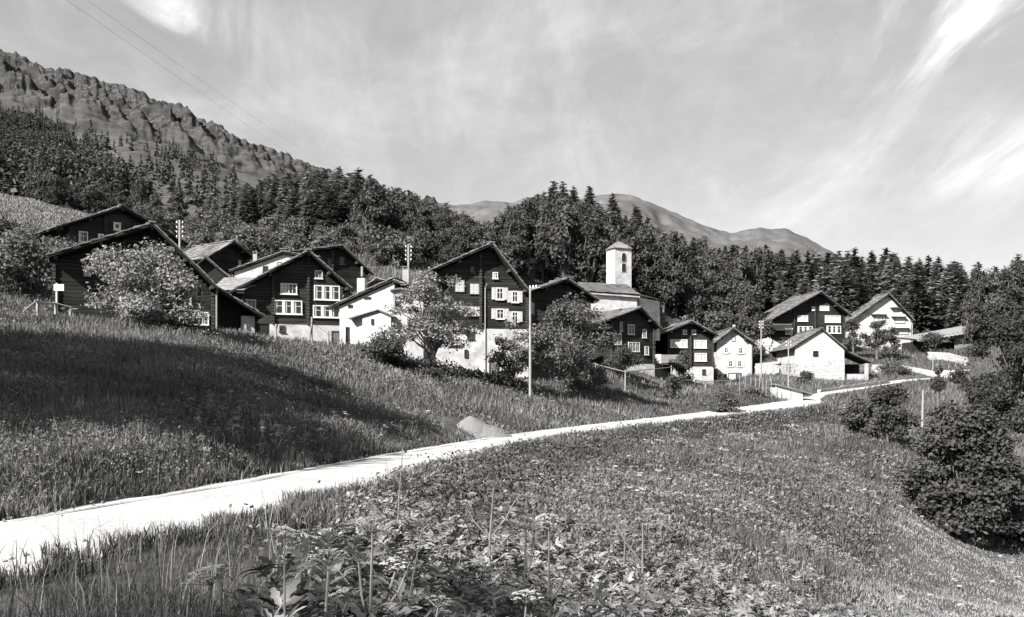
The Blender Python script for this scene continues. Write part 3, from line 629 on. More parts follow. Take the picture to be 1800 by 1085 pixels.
# A: lean-to with stone pillar on its right flank, connecting shed roofs behind
def flank_A():
    h = HOUSES['A']; root = HROOT['A']; Wd = h['W']
    t = house_local(h, 405, 517, 1.0); e = house_local(h, 459, 557, 1.0); b = house_local(h, 440, 592, 1.0)
    R = MB(); R.prism([(e[0], e[1]), (Wd + .15, t[1] + .35), (Wd + .15, t[1] + .2), (e[0], e[1] - .13)][::-1], -.2, 6)
    ln = R.build('lean_to_roof', M['core'], root); S = MB(); slab_slope(S, (e[0], e[1]), (Wd + .15, t[1] + .35), -.2, 6, 77); s = S.build('roof_slabs', M['slab'], ln); s['kind'] = 'stuff'
    x0 = house_local(h, 424, 560, 1.0)[0]; x1 = house_local(h, 447, 560, 1.0)[0]
    MB().box(x0, .8, -3.5, x1, 3, house_local(h, 436, 556, 1.0)[1]).build('pillar', M['plaster_grey'], root)
    MB().box(Wd + .15, 1.6, -3, x0, 1.8, t[1] - .4).build('back_wall', M['core'], root)
    MB().tube([(Wd + .25, -.35, -2), (Wd + .25, -.35, house_local(h, 374, 503, -.35)[1])], .09, 6).build('corner_post', M['board'], root)
flank_A()
def small_building(name, label, cat, l, a, r, d, D, zb, of=.5, wallm='core', slabm='slab', wx=(.12, .88), rz=0.0):
    L_ = P(*l, d); A_ = P(*a, d); R_ = P(*r, d); base = np.array([A_[0], d, zb]); root = empty(name, base, rz); tag(root, label, cat)
    f = lambda p: (p[0] - A_[0], p[2] - zb)
    l, a, r = f(L_), f(A_), f(R_); x0 = l[0] + (r[0] - l[0]) * wx[0]; x1 = l[0] + (r[0] - l[0]) * wx[1]
    rl = lambda x: (l[1] + (a[1] - l[1]) * (x - l[0]) / (a[0] - l[0]) if x < a[0] else r[1] + (a[1] - r[1]) * (x - r[0]) / (a[0] - r[0])) - .2
    MB().prism([(x0, -3), (x1, -3), (x1, rl(x1)), (a[0], rl(a[0])), (x0, rl(x0))], of, D).build('wall', M[wallm], root)
    roof_parts(root, l, a, r, 0, D + .4, int(d), slabm, purlins=False); return root
small_building('hay_barn', 'little slab roofed shed between the long dark log house and the white chimneyed house', 'barn', (336, 478), (362, 453), (408, 492), 96, 5, 8.6, rz=math.radians(14))
small_building('shed', 'low shed with a flat slab roof behind the white porch house', 'shed', (640, 505), (662, 490), (694, 499), 97, 4, 7.5, wallm='plaster_grey', slabm='slab_light')
small_building('farmhouse', 'far little white gable peeping between the two big houses on the right', 'house', (1478, 541), (1497, 525), (1514, 538), 205, 7, 17, wallm='plaster')
# connecting slab roof that leans on the white house: a mono-pitch woodshed
def woodshed():
    root = empty('woodshed', P(412, 530, 83)); tag(root, 'low woodshed with a broad slab roof wedged between the two big dark log houses', 'shed')
    x0 = P(383, 0, 88)[0] - root.location.x; x1 = P(440, 0, 88)[0] - root.location.x; zt = P(0, 490, 90)[2] - root.location.z; zb_ = P(0, 511, 86)[2] - root.location.z
    R = MB(); v = [(x0, 3, zb_), (x1, 3, zb_ - .1), (x1, 7, zt), (x0, 7, zt)]; R.box8([(p[0], p[1], p[2] - .15) for p in v] + v); rf = R.build('roof', M['core'], root)
    S = MB(); r = random.Random(4)
    for i in range(10):
        x = x0
        while x < x1:
            w = r.uniform(.4, .8); y = 3 + i * .4 + r.uniform(-.05, .05) - .1; z = zb_ + (zt - zb_) * (y - 3) / 4
            sl = (zt - zb_) / 4; S.box8([(x, y, z + .08), (x + w - .02, y, z + .08), (x + w - .02, y + .6, z + .6 * sl + .03), (x, y + .6, z + .6 * sl + .03), (x, y, z + .14), (x + w - .02, y, z + .14), (x + w - .02, y + .6, z + .6 * sl + .09), (x, y + .6, z + .6 * sl + .09)]); x += w
    s = S.build('roof_slabs', M['slab_light'], rf); s['kind'] = 'stuff'
    MB().box(x0 + .2, 3.4, -4, x1 - .2, 6.8, zb_ - .2).build('wall', M['core'], root)
woodshed()
# L: side terrace with white box, plank parapet and a grey stone undercroft
def terrace_L():
    h = HOUSES['L']; root = empty('terrace', (h['O'][0], h['O'][1], h['zb'])); tag(root, 'plank railed terrace on a grey wall in front of the brown log house', 'terrace')
    Q = lambda px, py, d: P(px, py, d) - np.array(root.location)
    d = 130.0; a = Q(1149, 623, d); b = Q(1202, 664, d)
    x0, x1 = a[0], b[0]; zt = Q(0, 639, d)[2]; zp = Q(0, 623, d)[2]; y0 = d - h['O'][1]
    MB().box(x0 + 2.6, y0 + .25, b[2] - 3, x1, y0 + 5.5, zt - .18).build('wall', M['plaster_grey'], root)
    MB().box(x0 + .9, y0 + .3, b[2] - 3, x0 + 1.25, y0 + .65, zt - .18).build('pillar', M['plaster'], root)
    MB().box(x0, y0, zt - .18, x1 + .1, y0 + 5.5, zt).build('deck', M['beam'], root)
    MB().box(x0, y0 - .02, zt, x0 + 1.0, y0 + .9, zp).build('white_box', M['plaster'], root)
    n = 16; w = (x1 - x0 - 1.05) / n; pm = None
    for i in range(n):
        q = MB(); q.box(-w * .46, -.02, 0, w * .46, .02, (zp - zt) * .8) if pm is None else None
        if pm is None: pm = q.mesh('plank', M['board'])
        o = obj('plank', pm, root); o.location = (x0 + 1.05 + w * (i + .5), y0, zt + .08); o.scale = (1, 1, random.uniform(.94, 1.05))
    MB().box(x0 + 1.0, y0 + .03, zt + (zp - zt) * .86, x1, y0 + .1, zt + (zp - zt) * .96).build('rail', M['board'], root)
terrace_L()
# N: balcony on its left part
def balcony_N():
    h = HOUSES['N']; root = HROOT['N']; y = -1.0
    x0, zt = house_local(h, 1352, 575, y); x1, z1 = house_local(h, 1392, 563, y); zr = house_local(h, 1372, 570, y)[1]
    f = MB().box(x0, y, zr - 1.05, x1, -.125, zr - .9).build('balcony', M['beam'], root)
    MB().box(x0, y, zr - .06, x1, y + .08, zr + .04).build('handrail', M['board'], f)
    m = MB().box(-.06, -.012, 0, .06, .012, .84).mesh('baluster', M['beam'])
    for i in range(22): o = obj('baluster', m, f); o.location = (x0 + (x1 - x0) * (i + .5) / 22, y + .04, zr - .9)
    for x in (x0 + .1, x1 - .1): MB().box(x - .07, y, -1.5, x + .07, y + .14, zr - 1.05).build('post', M['beam'], f)
balcony_N()
def balcony_O():
    h = HOUSES['O']; root = HROOT['O']
    for (a, b, yb) in ((1533, 1560, 553), (1569, 1594, 557), (1570, 1600, 577), (1567, 1582, 541)):
        x0, z = house_local(h, a, yb, -.7); x1, _ = house_local(h, b, yb, -.7)
        MB().box(x0, -.7, z - .06, x1, -.002, z + .06).build('awning', M['beam'], root)
balcony_O()
# P: rough stone lower half, side shed on its right
def lower_P():
    h = HOUSES['Pb']; root = HROOT['Pb']; z1 = house_local(h, 1440, 634, 0)[1]; Wd = h['W']; r = random.Random(5); b = MB(); z = -1.0
    while z < z1:
        hh = r.uniform(.2, .34); x = -.02
        while x < Wd:
            w = r.uniform(.25, .65); p = r.uniform(.03, .11); b.box(x + .012, -p, z + .012, min(x + w, Wd + .04) - .012, -.001, z + hh - .012); x += w
        z += hh
    s = b.build('stonework', M['limewash'], root); s['kind'] = 'stuff'
    # open lean-to
    e = house_local(h, 1531, 637, .3); t = house_local(h, 1485, 617, .3)
    R = MB(); R.prism([(e[0], e[1] - .14), (e[0], e[1]), (t[0], t[1]), (t[0], t[1] - .14)], .2, 5); rf = R.build('lean_to_roof', M['core'], root)
    S = MB(); slab_slope(S, (e[0], e[1]), (t[0], t[1]), .2, 5, 91); s = S.build('roof_slabs', M['slab'], rf); s['kind'] = 'stuff'
    MB().box(e[0] - .75, .5, -2.5, e[0] - .3, .95, e[1] - .15).build('pillar', M['plaster_grey'], root)
    MB().box(Wd + .02, 4.4, -2, e[0] - .3, 4.6, e[1] - .15).build('back_wall', M['core'], root)
    MB().box(Wd + .02, .55, -2.5, e[0] - .76, .8, .55).build('low_wall', M['plaster_grey'], root)
lower_P()

# church --------------------------------------------------------------------
def church():
    d = 136.0; rz = math.radians(22); T = P(1081, 440, d); zb = P(0, 575, d)[2]
    root = empty('church', (T[0], T[1], zb), rz); tag(root, 'white church with a slim bell tower and slab roofed nave below the wood', 'church')
    wf = 2.55; ws = 2.55; zt = P(0, 438, d)[2] - zb; za = P(0, 422, d)[2] - zb
    tw = MB().box(0, 0, -2, wf, ws, zt).build('tower', M['plaster'], root)
    MB().box(-.06, -.06, zt, wf + .06, ws + .06, zt + .12).build('cornice', M['plaster_grey'], tw)
    # pyramid roof of slabs, slightly bellcast
    S = MB(); r = random.Random(8); n = 9; cxm, cym = wf / 2, ws / 2
    for i in range(n):
        t0 = i / n; t1 = (i + 1.5) / n; hf = lambda t: (1 - min(t, 1)) ** .9 * (wf / 2 + .14) + .02; z0 = zt + .12 + (za - zt - .1) * t0; z1 = zt + .12 + (za - zt - .1) * min(t1, 1.02)
        for k in range(4):
            ang = k * math.pi / 2; ca, sa = math.cos(ang), math.sin(ang); m = max(1, int(hf(t0) * 2 / .5))
            for j in range(m):
                u0 = -1 + 2 * j / m; u1 = -1 + 2 * (j + 1) / m; jt = r.uniform(0, .04)
                q = [(u0 * hf(t0), -hf(t0), z0), (u1 * hf(t0), -hf(t0), z0), (u1 * hf(t1), -hf(t1), z1), (u0 * hf(t1), -hf(t1), z1)]
                q = q + [(x, y - .05 - jt, z + .05) for x, y, z in q]
                S.box8([(cxm + x * ca - y * sa, cym + x * sa + y * ca, z) for x, y, z in q])
    rf = S.build('tower_roof', M['slab'], tw)
    MB().tube([(cxm, cym, za - .1), (cxm, cym, za + .7)], .035, 5).tube([(cxm - .22, cym, za + .48), (cxm + .22, cym, za + .48)], .03, 5).build('cross', M['wire'], rf)
    def arch(x, z0, z1, w, y0, y1):
        pts = [(x - w / 2, z0), (x + w / 2, z0)] + [(x + w / 2 * math.cos(a), z1 - w / 2 + w / 2 * math.sin(a)) for a in np.linspace(0, math.pi, 9)]
        return MB().prism(pts, y0, y1)
    for zc in (444, 462):
        z1 = P(0, zc, d)[2] - zb; z0 = z1 - 1.2
        f = arch(wf * .53, z0 - .06, z1 + .08, .78, -.05, -.002).build('belfry_opening', M['plaster'], tw); arch(wf * .53, z0, z1, .62, -.058, -.03).build('dark_niche', M['core'], f)
        MB().box(-.03, ws * .42, z0 + .4, -.002, ws * .42 + .16, z0 + .6).build('side_hole', M['core'], tw)
    return root
CH = church()
def nave():
    d = 136.0; rz = math.radians(22); T = np.array(CH.location); Ri = np.array(Matrix.Rotation(-rz, 3, 'Z'))
    q = lambda px, py, dd: Ri @ (P(px, py, dd) - T)
    # wall foot line along front (photograph left end hidden behind houses)
    e0, e1, r0, r1 = q(1030, 512, 127), q(1125, 519, 129), q(1018, 497, 131), q(1100, 501, 133)
    zl = -2.0
    w = MB(); back0 = r0 + (r0 - e0); back1 = r1 + (r1 - e1); back0[2] = e0[2]; back1[2] = e1[2]
    ins = lambda p, f: p + f
    dv = (e0 - r0); dv[2] = 0; dv /= np.linalg.norm(dv); al = (e1 - e0); al /= np.linalg.norm(al)
    A0 = e0 - dv * .4; A1 = e1 - dv * .4 - al * .3; B1 = back1 + dv * .4 - al * .3; B0 = back0 + dv * .4
    top = lambda p: (p[0], p[1], e0[2] - .1); bot = lambda p: (p[0], p[1], zl)
    w.box8([bot(A0), bot(A1), bot(B1), bot(B0), (A0[0], A0[1], e0[2] - .1), (A1[0], A1[1], e1[2] - .1), (B1[0], B1[1], e1[2] - .1), (B0[0], B0[1], e0[2] - .1)])
    nv = w.build('nave', M['plaster'], CH)
    S = MB(); r = random.Random(3); deck = MB()
    for (E0, E1) in ((e0, e1), (back0, back1)):
        nr = 13
        nrm = np.cross(E1 - E0, r0 - E0); nrm /= np.linalg.norm(nrm); nrm *= np.sign(nrm[2])
        deck.box8([E0 - nrm * .12, E1 - nrm * .12, r1 - nrm * .12, r0 - nrm * .12, E0, E1, r1, r0])
        for i in range(nr):
            t0 = i / nr - .01; t1 = min((i + 1.5) / nr, 1.01); u = -r.uniform(0, .03)
            Ln = np.linalg.norm(E1 - E0)
            while u < 1:
                wv = r.uniform(.45, .9) / Ln; ua, ub = u, min(u + wv - .003, 1.01); lo = .06 + r.uniform(0, .04)
                pt = lambda uu, t: (E0 * (1 - uu) + E1 * uu) * (1 - t) + (r0 * (1 - uu) + r1 * uu) * t
                a_, b_, c_, d_ = pt(ua, t0) + nrm * lo, pt(ub, t0) + nrm * lo, pt(ub, t1) + nrm * .015, pt(ua, t1) + nrm * .015
                S.box8([a_, b_, c_, d_, a_ + nrm * .06, b_ + nrm * .06, c_ + nrm * .06, d_ + nrm * .06]); u += wv
    rf = deck.build('nave_roof', M['core'], CH); s = S.build('roof_slabs', M['slab'], rf); s['kind'] = 'stuff'
    # eave board
    MB().box8([e0 - (0, 0, .32), e1 - (0, 0, .32), e1 - dv * .35 - (0, 0, .32), e0 - dv * .35 - (0, 0, .32), e0 - (0, 0, .14), e1 - (0, 0, .14), e1 - dv * .35 - (0, 0, .14), e0 - dv * .35 - (0, 0, .14)]).build('cornice', M['plaster_grey'], nv)
    # lower choir at the right end
    c0, c1 = q(1124, 523, 131), q(1160, 533, 134); n2 = np.array([-(c1 - c0)[1], (c1 - c0)[0], 0]); n2 /= np.linalg.norm(n2); n2 = n2 * 4
    w = MB().box8([bot(c0), bot(c1), bot(c1 + n2), bot(c0 + n2), c0, (c1[0], c1[1], c0[2] - .25), tuple(np.array([c1[0], c1[1], c0[2] - .25]) + n2), tuple(c0 + n2)]); ch = w.build('choir', M['plaster'], CH)
    S = MB(); up = np.array([0, 0, 1.])
    for i in range(8):
        t = i / 8
        for j in range(8):
            u0, u1 = j / 8 - .03, (j + 1) / 8 - .02 + .02; pt = lambda u, t: c0 + (c1 - c0) * u + n2 * t + up * (.15 + 1.15 * t) - (c1 - c0) * 0 + np.array([0, 0, (c0[2] - c1[2]) * u * .6])
            a_, b_, c_, d_ = pt(u0, t - .05), pt(u1 - .01, t - .05), pt(u1 - .01, t + .13), pt(u0, t + .13)
            S.box8([a_ + up * .06, b_ + up * .06, c_, d_, a_ + up * .13, b_ + up * .13, c_ + up * .07, d_ + up * .07])
    s = S.build('choir_roof', M['slab'], ch); s['kind'] = 'stuff'
nave()

# long low barn on the right ------------------------------------------------
def long_barn():
    d = 172.0; O = P(1665, 615, d); root = empty('long_barn', O, math.radians(6)); tag(root, 'long low timber barn with a pale shallow roof at the right edge of the village', 'barn')
    xl = P(1604, 0, d)[0] - O[0]; xr = P(1722, 0, d)[0] - O[0]; z = lambda py: P(0, py, d)[2] - O[2]
    zl0, zl1, zr0, zr1 = z(598), z(592), z(579), z(571)
    R = MB(); v = [(xl, -1, zl0), (xr, -1, zr0), (xr, 5, zr1 + .1), (xl, 5, zl1 + .1)]; R.box8([(a, b, c_ - .25) for a, b, c_ in v] + v); rf = R.build('roof', M['core'], root)
    n = 14; S = None
    for i in range(n):
        t0, t1 = i / n, (i + 1) / n; zz = lambda t, q: (zl0 + (zr0 - zl0) * t) * (1 - q) + (zl1 + .1 + (zr1 - zl1) * t) * q
        a, b = xl + (xr - xl) * t0 + .02, xl + (xr - xl) * t1 - .02
        MB().box8([(a, -1.1, zz(t0, 0) + .02), (b, -1.1, zz(t1, 0) + .02), (b, 5, zz(t1, 1) + .02), (a, 5, zz(t0, 1) + .02), (a, -1.1, zz(t0, 0) + .1), (b, -1.1, zz(t1, 0) + .1), (b, 5, zz(t1, 1) + .1), (a, 5, zz(t0, 1) + .1)]).build('roof_sheet', M['slab_light'], rf)
        MB().box(a, -1.15, zz((t0 + t1) / 2, 0) - .35, b, -1.05, zz((t0 + t1) / 2, 0) + .0).build('fascia_board', M['stone_pale'], rf)
    MB().box(xl + .3, 1.5, -2.5, xr - .5, 4.9, zl0 - .3).build('inner_wall', M['core'], root)
    px0 = P(1680, 0, d)[0] - O[0]; pm = None; n = 12; zt = z(588)
    for i in range(n):
        a = px0 + (xr - .6 - px0) * i / n
        MB().box(px0, .2 - .01 * (i % 3), zt - (zt + .2) * (i + 1) / n + .01, xr - .6, .3, zt - (zt + .2) * i / n - .01).build('wall_board', M['board'], root)
long_barn()
# ------------------------------------------------------------------ trees
def unit(n, r):
    v = r.normal(size=(n, 3)); return v / np.linalg.norm(v, axis=1)[:, None]
def rhombi(c, u, v, fold=None):
    """leaf quads from centres, half length vectors and half width vectors"""
    V = np.stack([c - u, c + v - u * .15, c + u, c - v - u * .15], 1).reshape(-1, 3)
    Fq = np.arange(len(c) * 4).reshape(-1, 4); return V, Fq
def leaf_axes(nrm, r, sl, sw):
    n = len(nrm); t = unit(n, r); u = np.cross(nrm, t); u /= np.linalg.norm(u, axis=1)[:, None] + 1e-9; v = np.cross(nrm, u)
    return u * sl[:, None], v * sw[:, None]
def limb_pts(a, b, r, n=4, bend=.12):
    a = np.array(a, float); b = np.array(b, float); L = np.linalg.norm(b - a); o = []
    for i in range(n + 1):
        t = i / n; o.append(a + (b - a) * t + r.normal(size=3) * L * bend * math.sin(math.pi * t) * .6 + np.array([0, 0, L * .12 * math.sin(math.pi * t)]))
    return o
def broadleaf(name, seed, h, rad, n, ls, K=16, base=.18, leafm='leaf', squash=1.0, airy=.55, low=False, clr=.42, cone=.25):
    r = np.random.default_rng(seed); zc = h * (base + (1 - base) * .52); rz = h * (1 - base) * .5
    if low: zc = h * .44; rz = h * .52
    cen = []
    for i in range(K):
        d = unit(1, r)[0]
        if low: d[2] = abs(d[2]) * 1.0 - .15
        q = r.uniform(.45, .9); w = 1 - cone * max(d[2], 0) + (cone - .25) * .5
        if low:
            zq = r.uniform(.10, .84); rq = (math.sqrt(max(.05, 1 - ((zq - .34) / .62) ** 2)) if cone < .5 else 1.05 * (1 - zq) ** .75 * min(1, .6 + zq * 2.5)) * rad * (.12 + .8 * math.sqrt(r.random())); cen.append((d[0] / math.hypot(d[0], d[1]) * rq, d[1] / math.hypot(d[0], d[1]) * rq, h * zq)); continue
        cen.append((d[0] * rad * q * w, d[1] * rad * q * w, zc + d[2] * rz * q * squash))
    cen.append((0, 0, zc + rz * .55)); cen.append((0, 0, zc)); cen = np.array(cen); Kc = len(cen)
    cr = r.uniform(.7, 1.25, Kc) * clr * rad
    which = r.integers(0, Kc, n); dirs = unit(n, r); dirs[:, 2] = np.where(dirs[:, 2] < -.3, dirs[:, 2] * .5, dirs[:, 2]); q = r.random(n) ** airy
    pos = cen[which] + dirs * (cr[which] * q)[:, None] * np.array([1, 1, .78])
    pos += r.normal(size=(n, 3)) * ls * .6; pos[:, 2] = np.maximum(pos[:, 2], .03 * h)
    nrm = dirs * .7 + unit(n, r) * .9 + np.array([0, 0, .55]); nrm /= np.linalg.norm(nrm, axis=1)[:, None]
    sl = ls * r.uniform(.6, 1.25, n) * .62; u, v = leaf_axes(nrm, r, sl, sl * r.uniform(.45, .7, n)); V, Fq = rhombi(pos, u, v)
    fr = np.quantile(np.hypot(V[:, 0], V[:, 1]), .97); V[:, :2] *= rad / fr; cen[:, :2] *= rad / fr; fz = h / np.quantile(V[:, 2], .997); V[:, 2] *= fz; cen[:, 2] *= fz
    crown = mesh_np(name + '_crown', V, [Fq], M[leafm])
    T = MB(); th = h * (base + .35); tr = h * .022 + .03
    T.tube(limb_pts((0, 0, -.5), (r.normal() * .03 * h, r.normal() * .03 * h, th), r, 4, .03), [tr * 1.5, tr * 1.1, tr, tr * .8, tr * .55], 7)
    for i in range(0, Kc, 1):
        s = np.array([0, 0, h * r.uniform(base * .7 + .02, base + .3)]); T.tube(limb_pts(s, cen[i], r, 3), [tr * .45, tr * .32, tr * .2, tr * .07], 4)
    return T.mesh(name + '_trunk', M['bark']), crown
def conifer(name, seed, h, rad, per, ls, m='needle', levels=20, droop=.25, gap=.0, base=.08, p=.85):
    r = np.random.default_rng(seed); C = []; U = []; Wd = []
    T = MB(); T.tube([(0, 0, -.5), (0, 0, h * .5), (0, 0, h * .99)], [h * .017 + .03, h * .011, .012], 6)
    for i in range(levels):
        t = base + (1 - base) * (i + r.uniform(-.3, .3)) / levels; t = min(max(t, base), .985); z = t * h
        env = rad * (1 - t) ** p * (.55 + .45 * min(1, (t - base) / .12 + .3))
        nb = r.integers(5, 8) if t < .85 else 4; a0 = r.uniform(0, 6.28)
        for b in range(nb):
            if r.random() < gap: continue
            L = env * r.uniform(.6, 1.18) + .08 * rad; a = a0 + 6.283 * b / nb + r.uniform(-.35, .35); d = np.array([math.cos(a), math.sin(a), 0.]); up = r.uniform(-.05, .18)
            k = max(3, int(per * L / rad)); s = np.sqrt(r.random(k)) * L; sd = np.array([-d[1], d[0], 0]); lat = r.normal(size=k) * (.10 * L + .12 * ls) * (.5 + s / (L + .01))
            pz = z + s * up - droop * (s ** 2) / (rad + .01) + r.normal(size=k) * ls * .22
            pc = d[None] * s[:, None] + sd[None] * lat[:, None]; pc[:, 2] += pz; C.append(pc)
            ax = d[None] + sd[None] * (lat / (L * .25 + .1))[:, None] * .6 + np.array([0, 0, 1]) * (up - 2 * droop * s / (rad + .01) * .5)[:, None] + unit(k, r) * .35
            ax /= np.linalg.norm(ax, axis=1)[:, None]; U.append(ax * (ls * r.uniform(.5, 1.0, k))[:, None]); sv = np.cross(ax, unit(k, r) * .6 + np.array([0, 0, 1.])); sv /= np.linalg.norm(sv, axis=1)[:, None] + 1e-9; Wd.append(sv * (ls * r.uniform(.18, .34, k))[:, None])
            if i % 2 == 0 and b % 2 == 0 and L > .25 * rad: T.tube([(0, 0, z), tuple(d * L * .8 + np.array([0, 0, z + L * .8 * up - droop * (L * .8) ** 2 / rad]))], [.035, .01], 3, cap=False)
    C = np.concatenate(C); U = np.concatenate(U); Wd = np.concatenate(Wd); V, Fq = rhombi(C, U, Wd)
    return T.mesh(name + '_trunk', M['bark']), mesh_np(name + '_crown', V, [Fq], M[m])
def plant_tree(name, proto, loc, s=1.0, label='', cat='tree', group=None, rz=None, sz=1.0):
    root = empty(name, tuple(loc), random.uniform(0, 6.28) if rz is None else rz); root.scale = (s, s, s * sz); tag(root, label, cat, group)
    obj('trunk', proto[0], root); obj('crown', proto[1], root); return root

# single trees and bushes of the village ---------------------------------------
def at_ground(px, d): return gpx(px, d)
def hero(name, label, cat, px, py_base, py_top, d, width_px, seed, n=5200, ls=.2, m='leaf', kind_='b', group=None, **kw):
    g = gpx(px, d); ztop = (HZ - py_top) / F * d; h = max(.8, ztop - g[2]); rad = width_px / 2 / F * d
    pr = broadleaf(name, seed, h, rad, n, ls, leafm=m, **kw) if kind_ == 'b' else conifer(name, seed, h, rad, kw.pop('per', 30), ls, m=m, **kw)
    return plant_tree(name, pr, g - np.array([0, 0, .1]), 1, label, cat, group, rz=0)
hero('shrub', 'big pale leafy bush in front of the long dark log house', 'shrub', 236, 585, 428, 61, 225, 11, n=26000, ls=.17, m='leaf_pale', K=26, base=.0, low=True, clr=.36)
hero('shrub', 'low dark bush against the foot of the pale bush beside the white windows', 'shrub', 318, 590, 545, 62.5, 60, 12, n=2500, ls=.15, base=.0, K=10, low=True)
hero('garden_tree', 'open leafy garden tree in front of the white wall of the tallest house', 'tree', 756, 655, 474, 81, 172, 13, n=8200, ls=.20, m='leaf_pale', K=42, base=.08, airy=.75, clr=.23)
hero('shrub', 'dense dark bush left of the garden tree below the porch house', 'shrub', 676, 660, 584, 77, 100, 14, n=6000, ls=.18, m='leaf_dark', K=16, base=.0, low=True)
hero('shrub', 'low dark bush under the garden tree on the bank', 'shrub', 738, 690, 655, 77, 84, 15, n=3000, ls=.17, m='leaf_dark', K=12, base=.0, low=True)
hero('broadleaf_tree', 'broad leafy tree right of the tall pole hiding the house behind', 'tree', 994, 695, 522, 90, 150, 16, n=9000, ls=.22, m='leaf', K=30, base=.1, clr=.32)
hero('broadleaf_tree', 'slender leafy tree left of the tall pole at the corner of the white base', 'tree', 900, 690, 560, 86, 78, 17, n=4200, ls=.2, m='leaf', K=18, base=.08, clr=.38)
hero('garden_tree', 'small round garden tree in front of the narrow log house under the church', 'tree', 1094, 660, 604, 105, 74, 18, n=3600, ls=.2, m='leaf_dark', K=14, base=.22)
hero('shrub', 'leafy bush at the left end of the garden rail', 'shrub', 1040, 690, 640, 95, 75, 19, n=3000, ls=.2, m='leaf', K=10, base=.0, low=True)
hero('shrub', 'dark leafy bush climbing the plank terrace of the brown log house', 'shrub', 1200, 660, 618, 128, 44, 20, n=2600, ls=.22, m='leaf', K=10, base=.0, low=True)
hero('shrub', 'rounded dark bush at the bend just before the white stretch of road', 'shrub', 1275, 720, 680, 96, 70, 21, n=3500, ls=.2, m='leaf', K=12, base=.0, low=True)
hero('shrub', 'thin tall bush in the garden behind the post of the rail', 'shrub', 1185, 705, 655, 104, 40, 22, n=1800, ls=.18, m='leaf_dark', K=8, base=.0, low=True)
hero('shrub', 'ragged bush by the wire gate next to the white shed', 'shrub', 1322, 700, 676, 112, 34, 23, n=1300, ls=.2, m='leaf', K=7, base=.0, low=True)
hero('garden_tree', 'leafy tree against the left wall of the white house with balconies', 'tree', 1500, 622, 560, 166, 42, 24, n=2600, ls=.3, m='leaf_dark', K=12, base=.12)
hero('garden_tree', 'tallest of the garden trees before the white house with balconies', 'tree', 1541, 620, 560, 166, 46, 25, n=2600, ls=.3, m='leaf_dark', K=14, base=.18)
hero('garden_tree', 'narrow pointed tree right of the tallest garden tree at the white house', 'tree', 1568, 620, 575, 164, 30, 26, n=1700, ls=.28, m='leaf_dark', K=8, base=.1)
hero('shrub', 'round dark bush under the left end of the long low barn', 'shrub', 1637, 618, 583, 166, 48, 27, n=2200, ls=.3, m='leaf_dark', K=9, base=.0, low=True)
hero('shrub', 'bush on the terrace wall below the long low barn', 'shrub', 1575, 655, 632, 151, 60, 28, n=1800, ls=.28, m='leaf_dark', K=9, base=.0, low=True)
hero('shrub', 'dark bush beside the thick post on the upper right meadow', 'shrub', 1688, 668, 645, 140, 36, 29, n=1500, ls=.25, m='leaf_dark', K=8, base=.0, low=True)
hero('shrub', 'dark bush in the grass left of the small white stone barn', 'shrub', 1413, 672, 650, 139, 34, 30, n=1500, ls=.25, m='leaf_dark', K=8, base=.0, low=True)
hero('bushy_tree', 'leaning dark bushy tree halfway down the bank on the right', 'tree', 1560, 775, 678, 88, 90, 31, n=7000, ls=.26, m='leaf_dark', K=22, base=.0, clr=.3, cone=.6)
hero('shrub', 'low dark bush left of the leaning bushy tree on the bank', 'shrub', 1508, 745, 697, 93, 66, 32, n=4000, ls=.26, m='leaf_dark', K=14, base=.0, clr=.34, cone=.5)
hero('bushy_tree', 'large bushy tree with a blunt top standing lowest on the slope at the right', 'tree', 1692, 952, 714, 61, 222, 33, n=34000, ls=.19, m='leaf_dark', K=150, base=.05, clr=.17, low=True, airy=.5, cone=.8)
hero('bushy_tree', 'dark tree half cut by the right edge behind the large pointed tree', 'tree', 1792, 975, 830, 63, 90, 34, kind_='c', ls=.34, m='larch', per=160, levels=24, droop=.1, base=.04, p=.6)
hero('broadleaf_tree', 'big dark tree at the right edge level with the village', 'tree', 1790, 735, 548, 112, 170, 35, n=22000, ls=.28, m='needle', K=60, base=.02, low=True, clr=.24)
hero('shrub', 'dark bush below the big dark tree at the right edge', 'shrub', 1800, 765, 712, 106, 90, 36, n=3500, ls=.3, m='leaf_dark', K=12, base=.0, low=True)
hero('broadleaf_tree', 'dark leafy tree at the left edge beside the log house railing', 'tree', 40, 545, 402, 84, 150, 37, n=9000, ls=.26, m='leaf', K=24, base=.02)
hero('broadleaf_tree', 'dark leafy tree behind the eave of the long log house at the far left', 'tree', 92, 540, 415, 92, 90, 38, n=5000, ls=.26, m='leaf', K=18, base=.02)
hero('broadleaf_tree', 'darkest of the trees at the left edge on the lower rim of the steep field', 'tree', 15, 500, 385, 100, 110, 39, n=5000, ls=.28, m='leaf_dark', K=18, base=.02)
# unseen side of the meadow: tall trees left of the frame whose shade lies across it
for i, (x, y, h, rd) in enumerate([(-30, 26, 24.5, 6.5), (-37, 30, 26, 6.5), (-33, 20, 25, 7), (-45, 23, 24, 6.5), (-32, 12, 24, 6), (-38, 4, 22, 6)]):
    pr = broadleaf('unseen_shade_tree', 200 + i, h, rd, 6500, .55, K=24, base=.3, leafm='leaf_dark'); plant_tree('unseen_shade_tree', pr, (x, y, g1(x, y) - .2), 1, ['tall shade tree farthest along the meadow just outside the left edge', 'tallest shade tree by the long log house outside the left edge', 'broad shade tree in the middle of the grove outside the left edge', 'shade tree highest up the slope outside the left edge', 'shade tree nearer the road outside the left edge', 'shortest shade tree level with the road bend outside the left edge'][i], 'tree', rz=0)


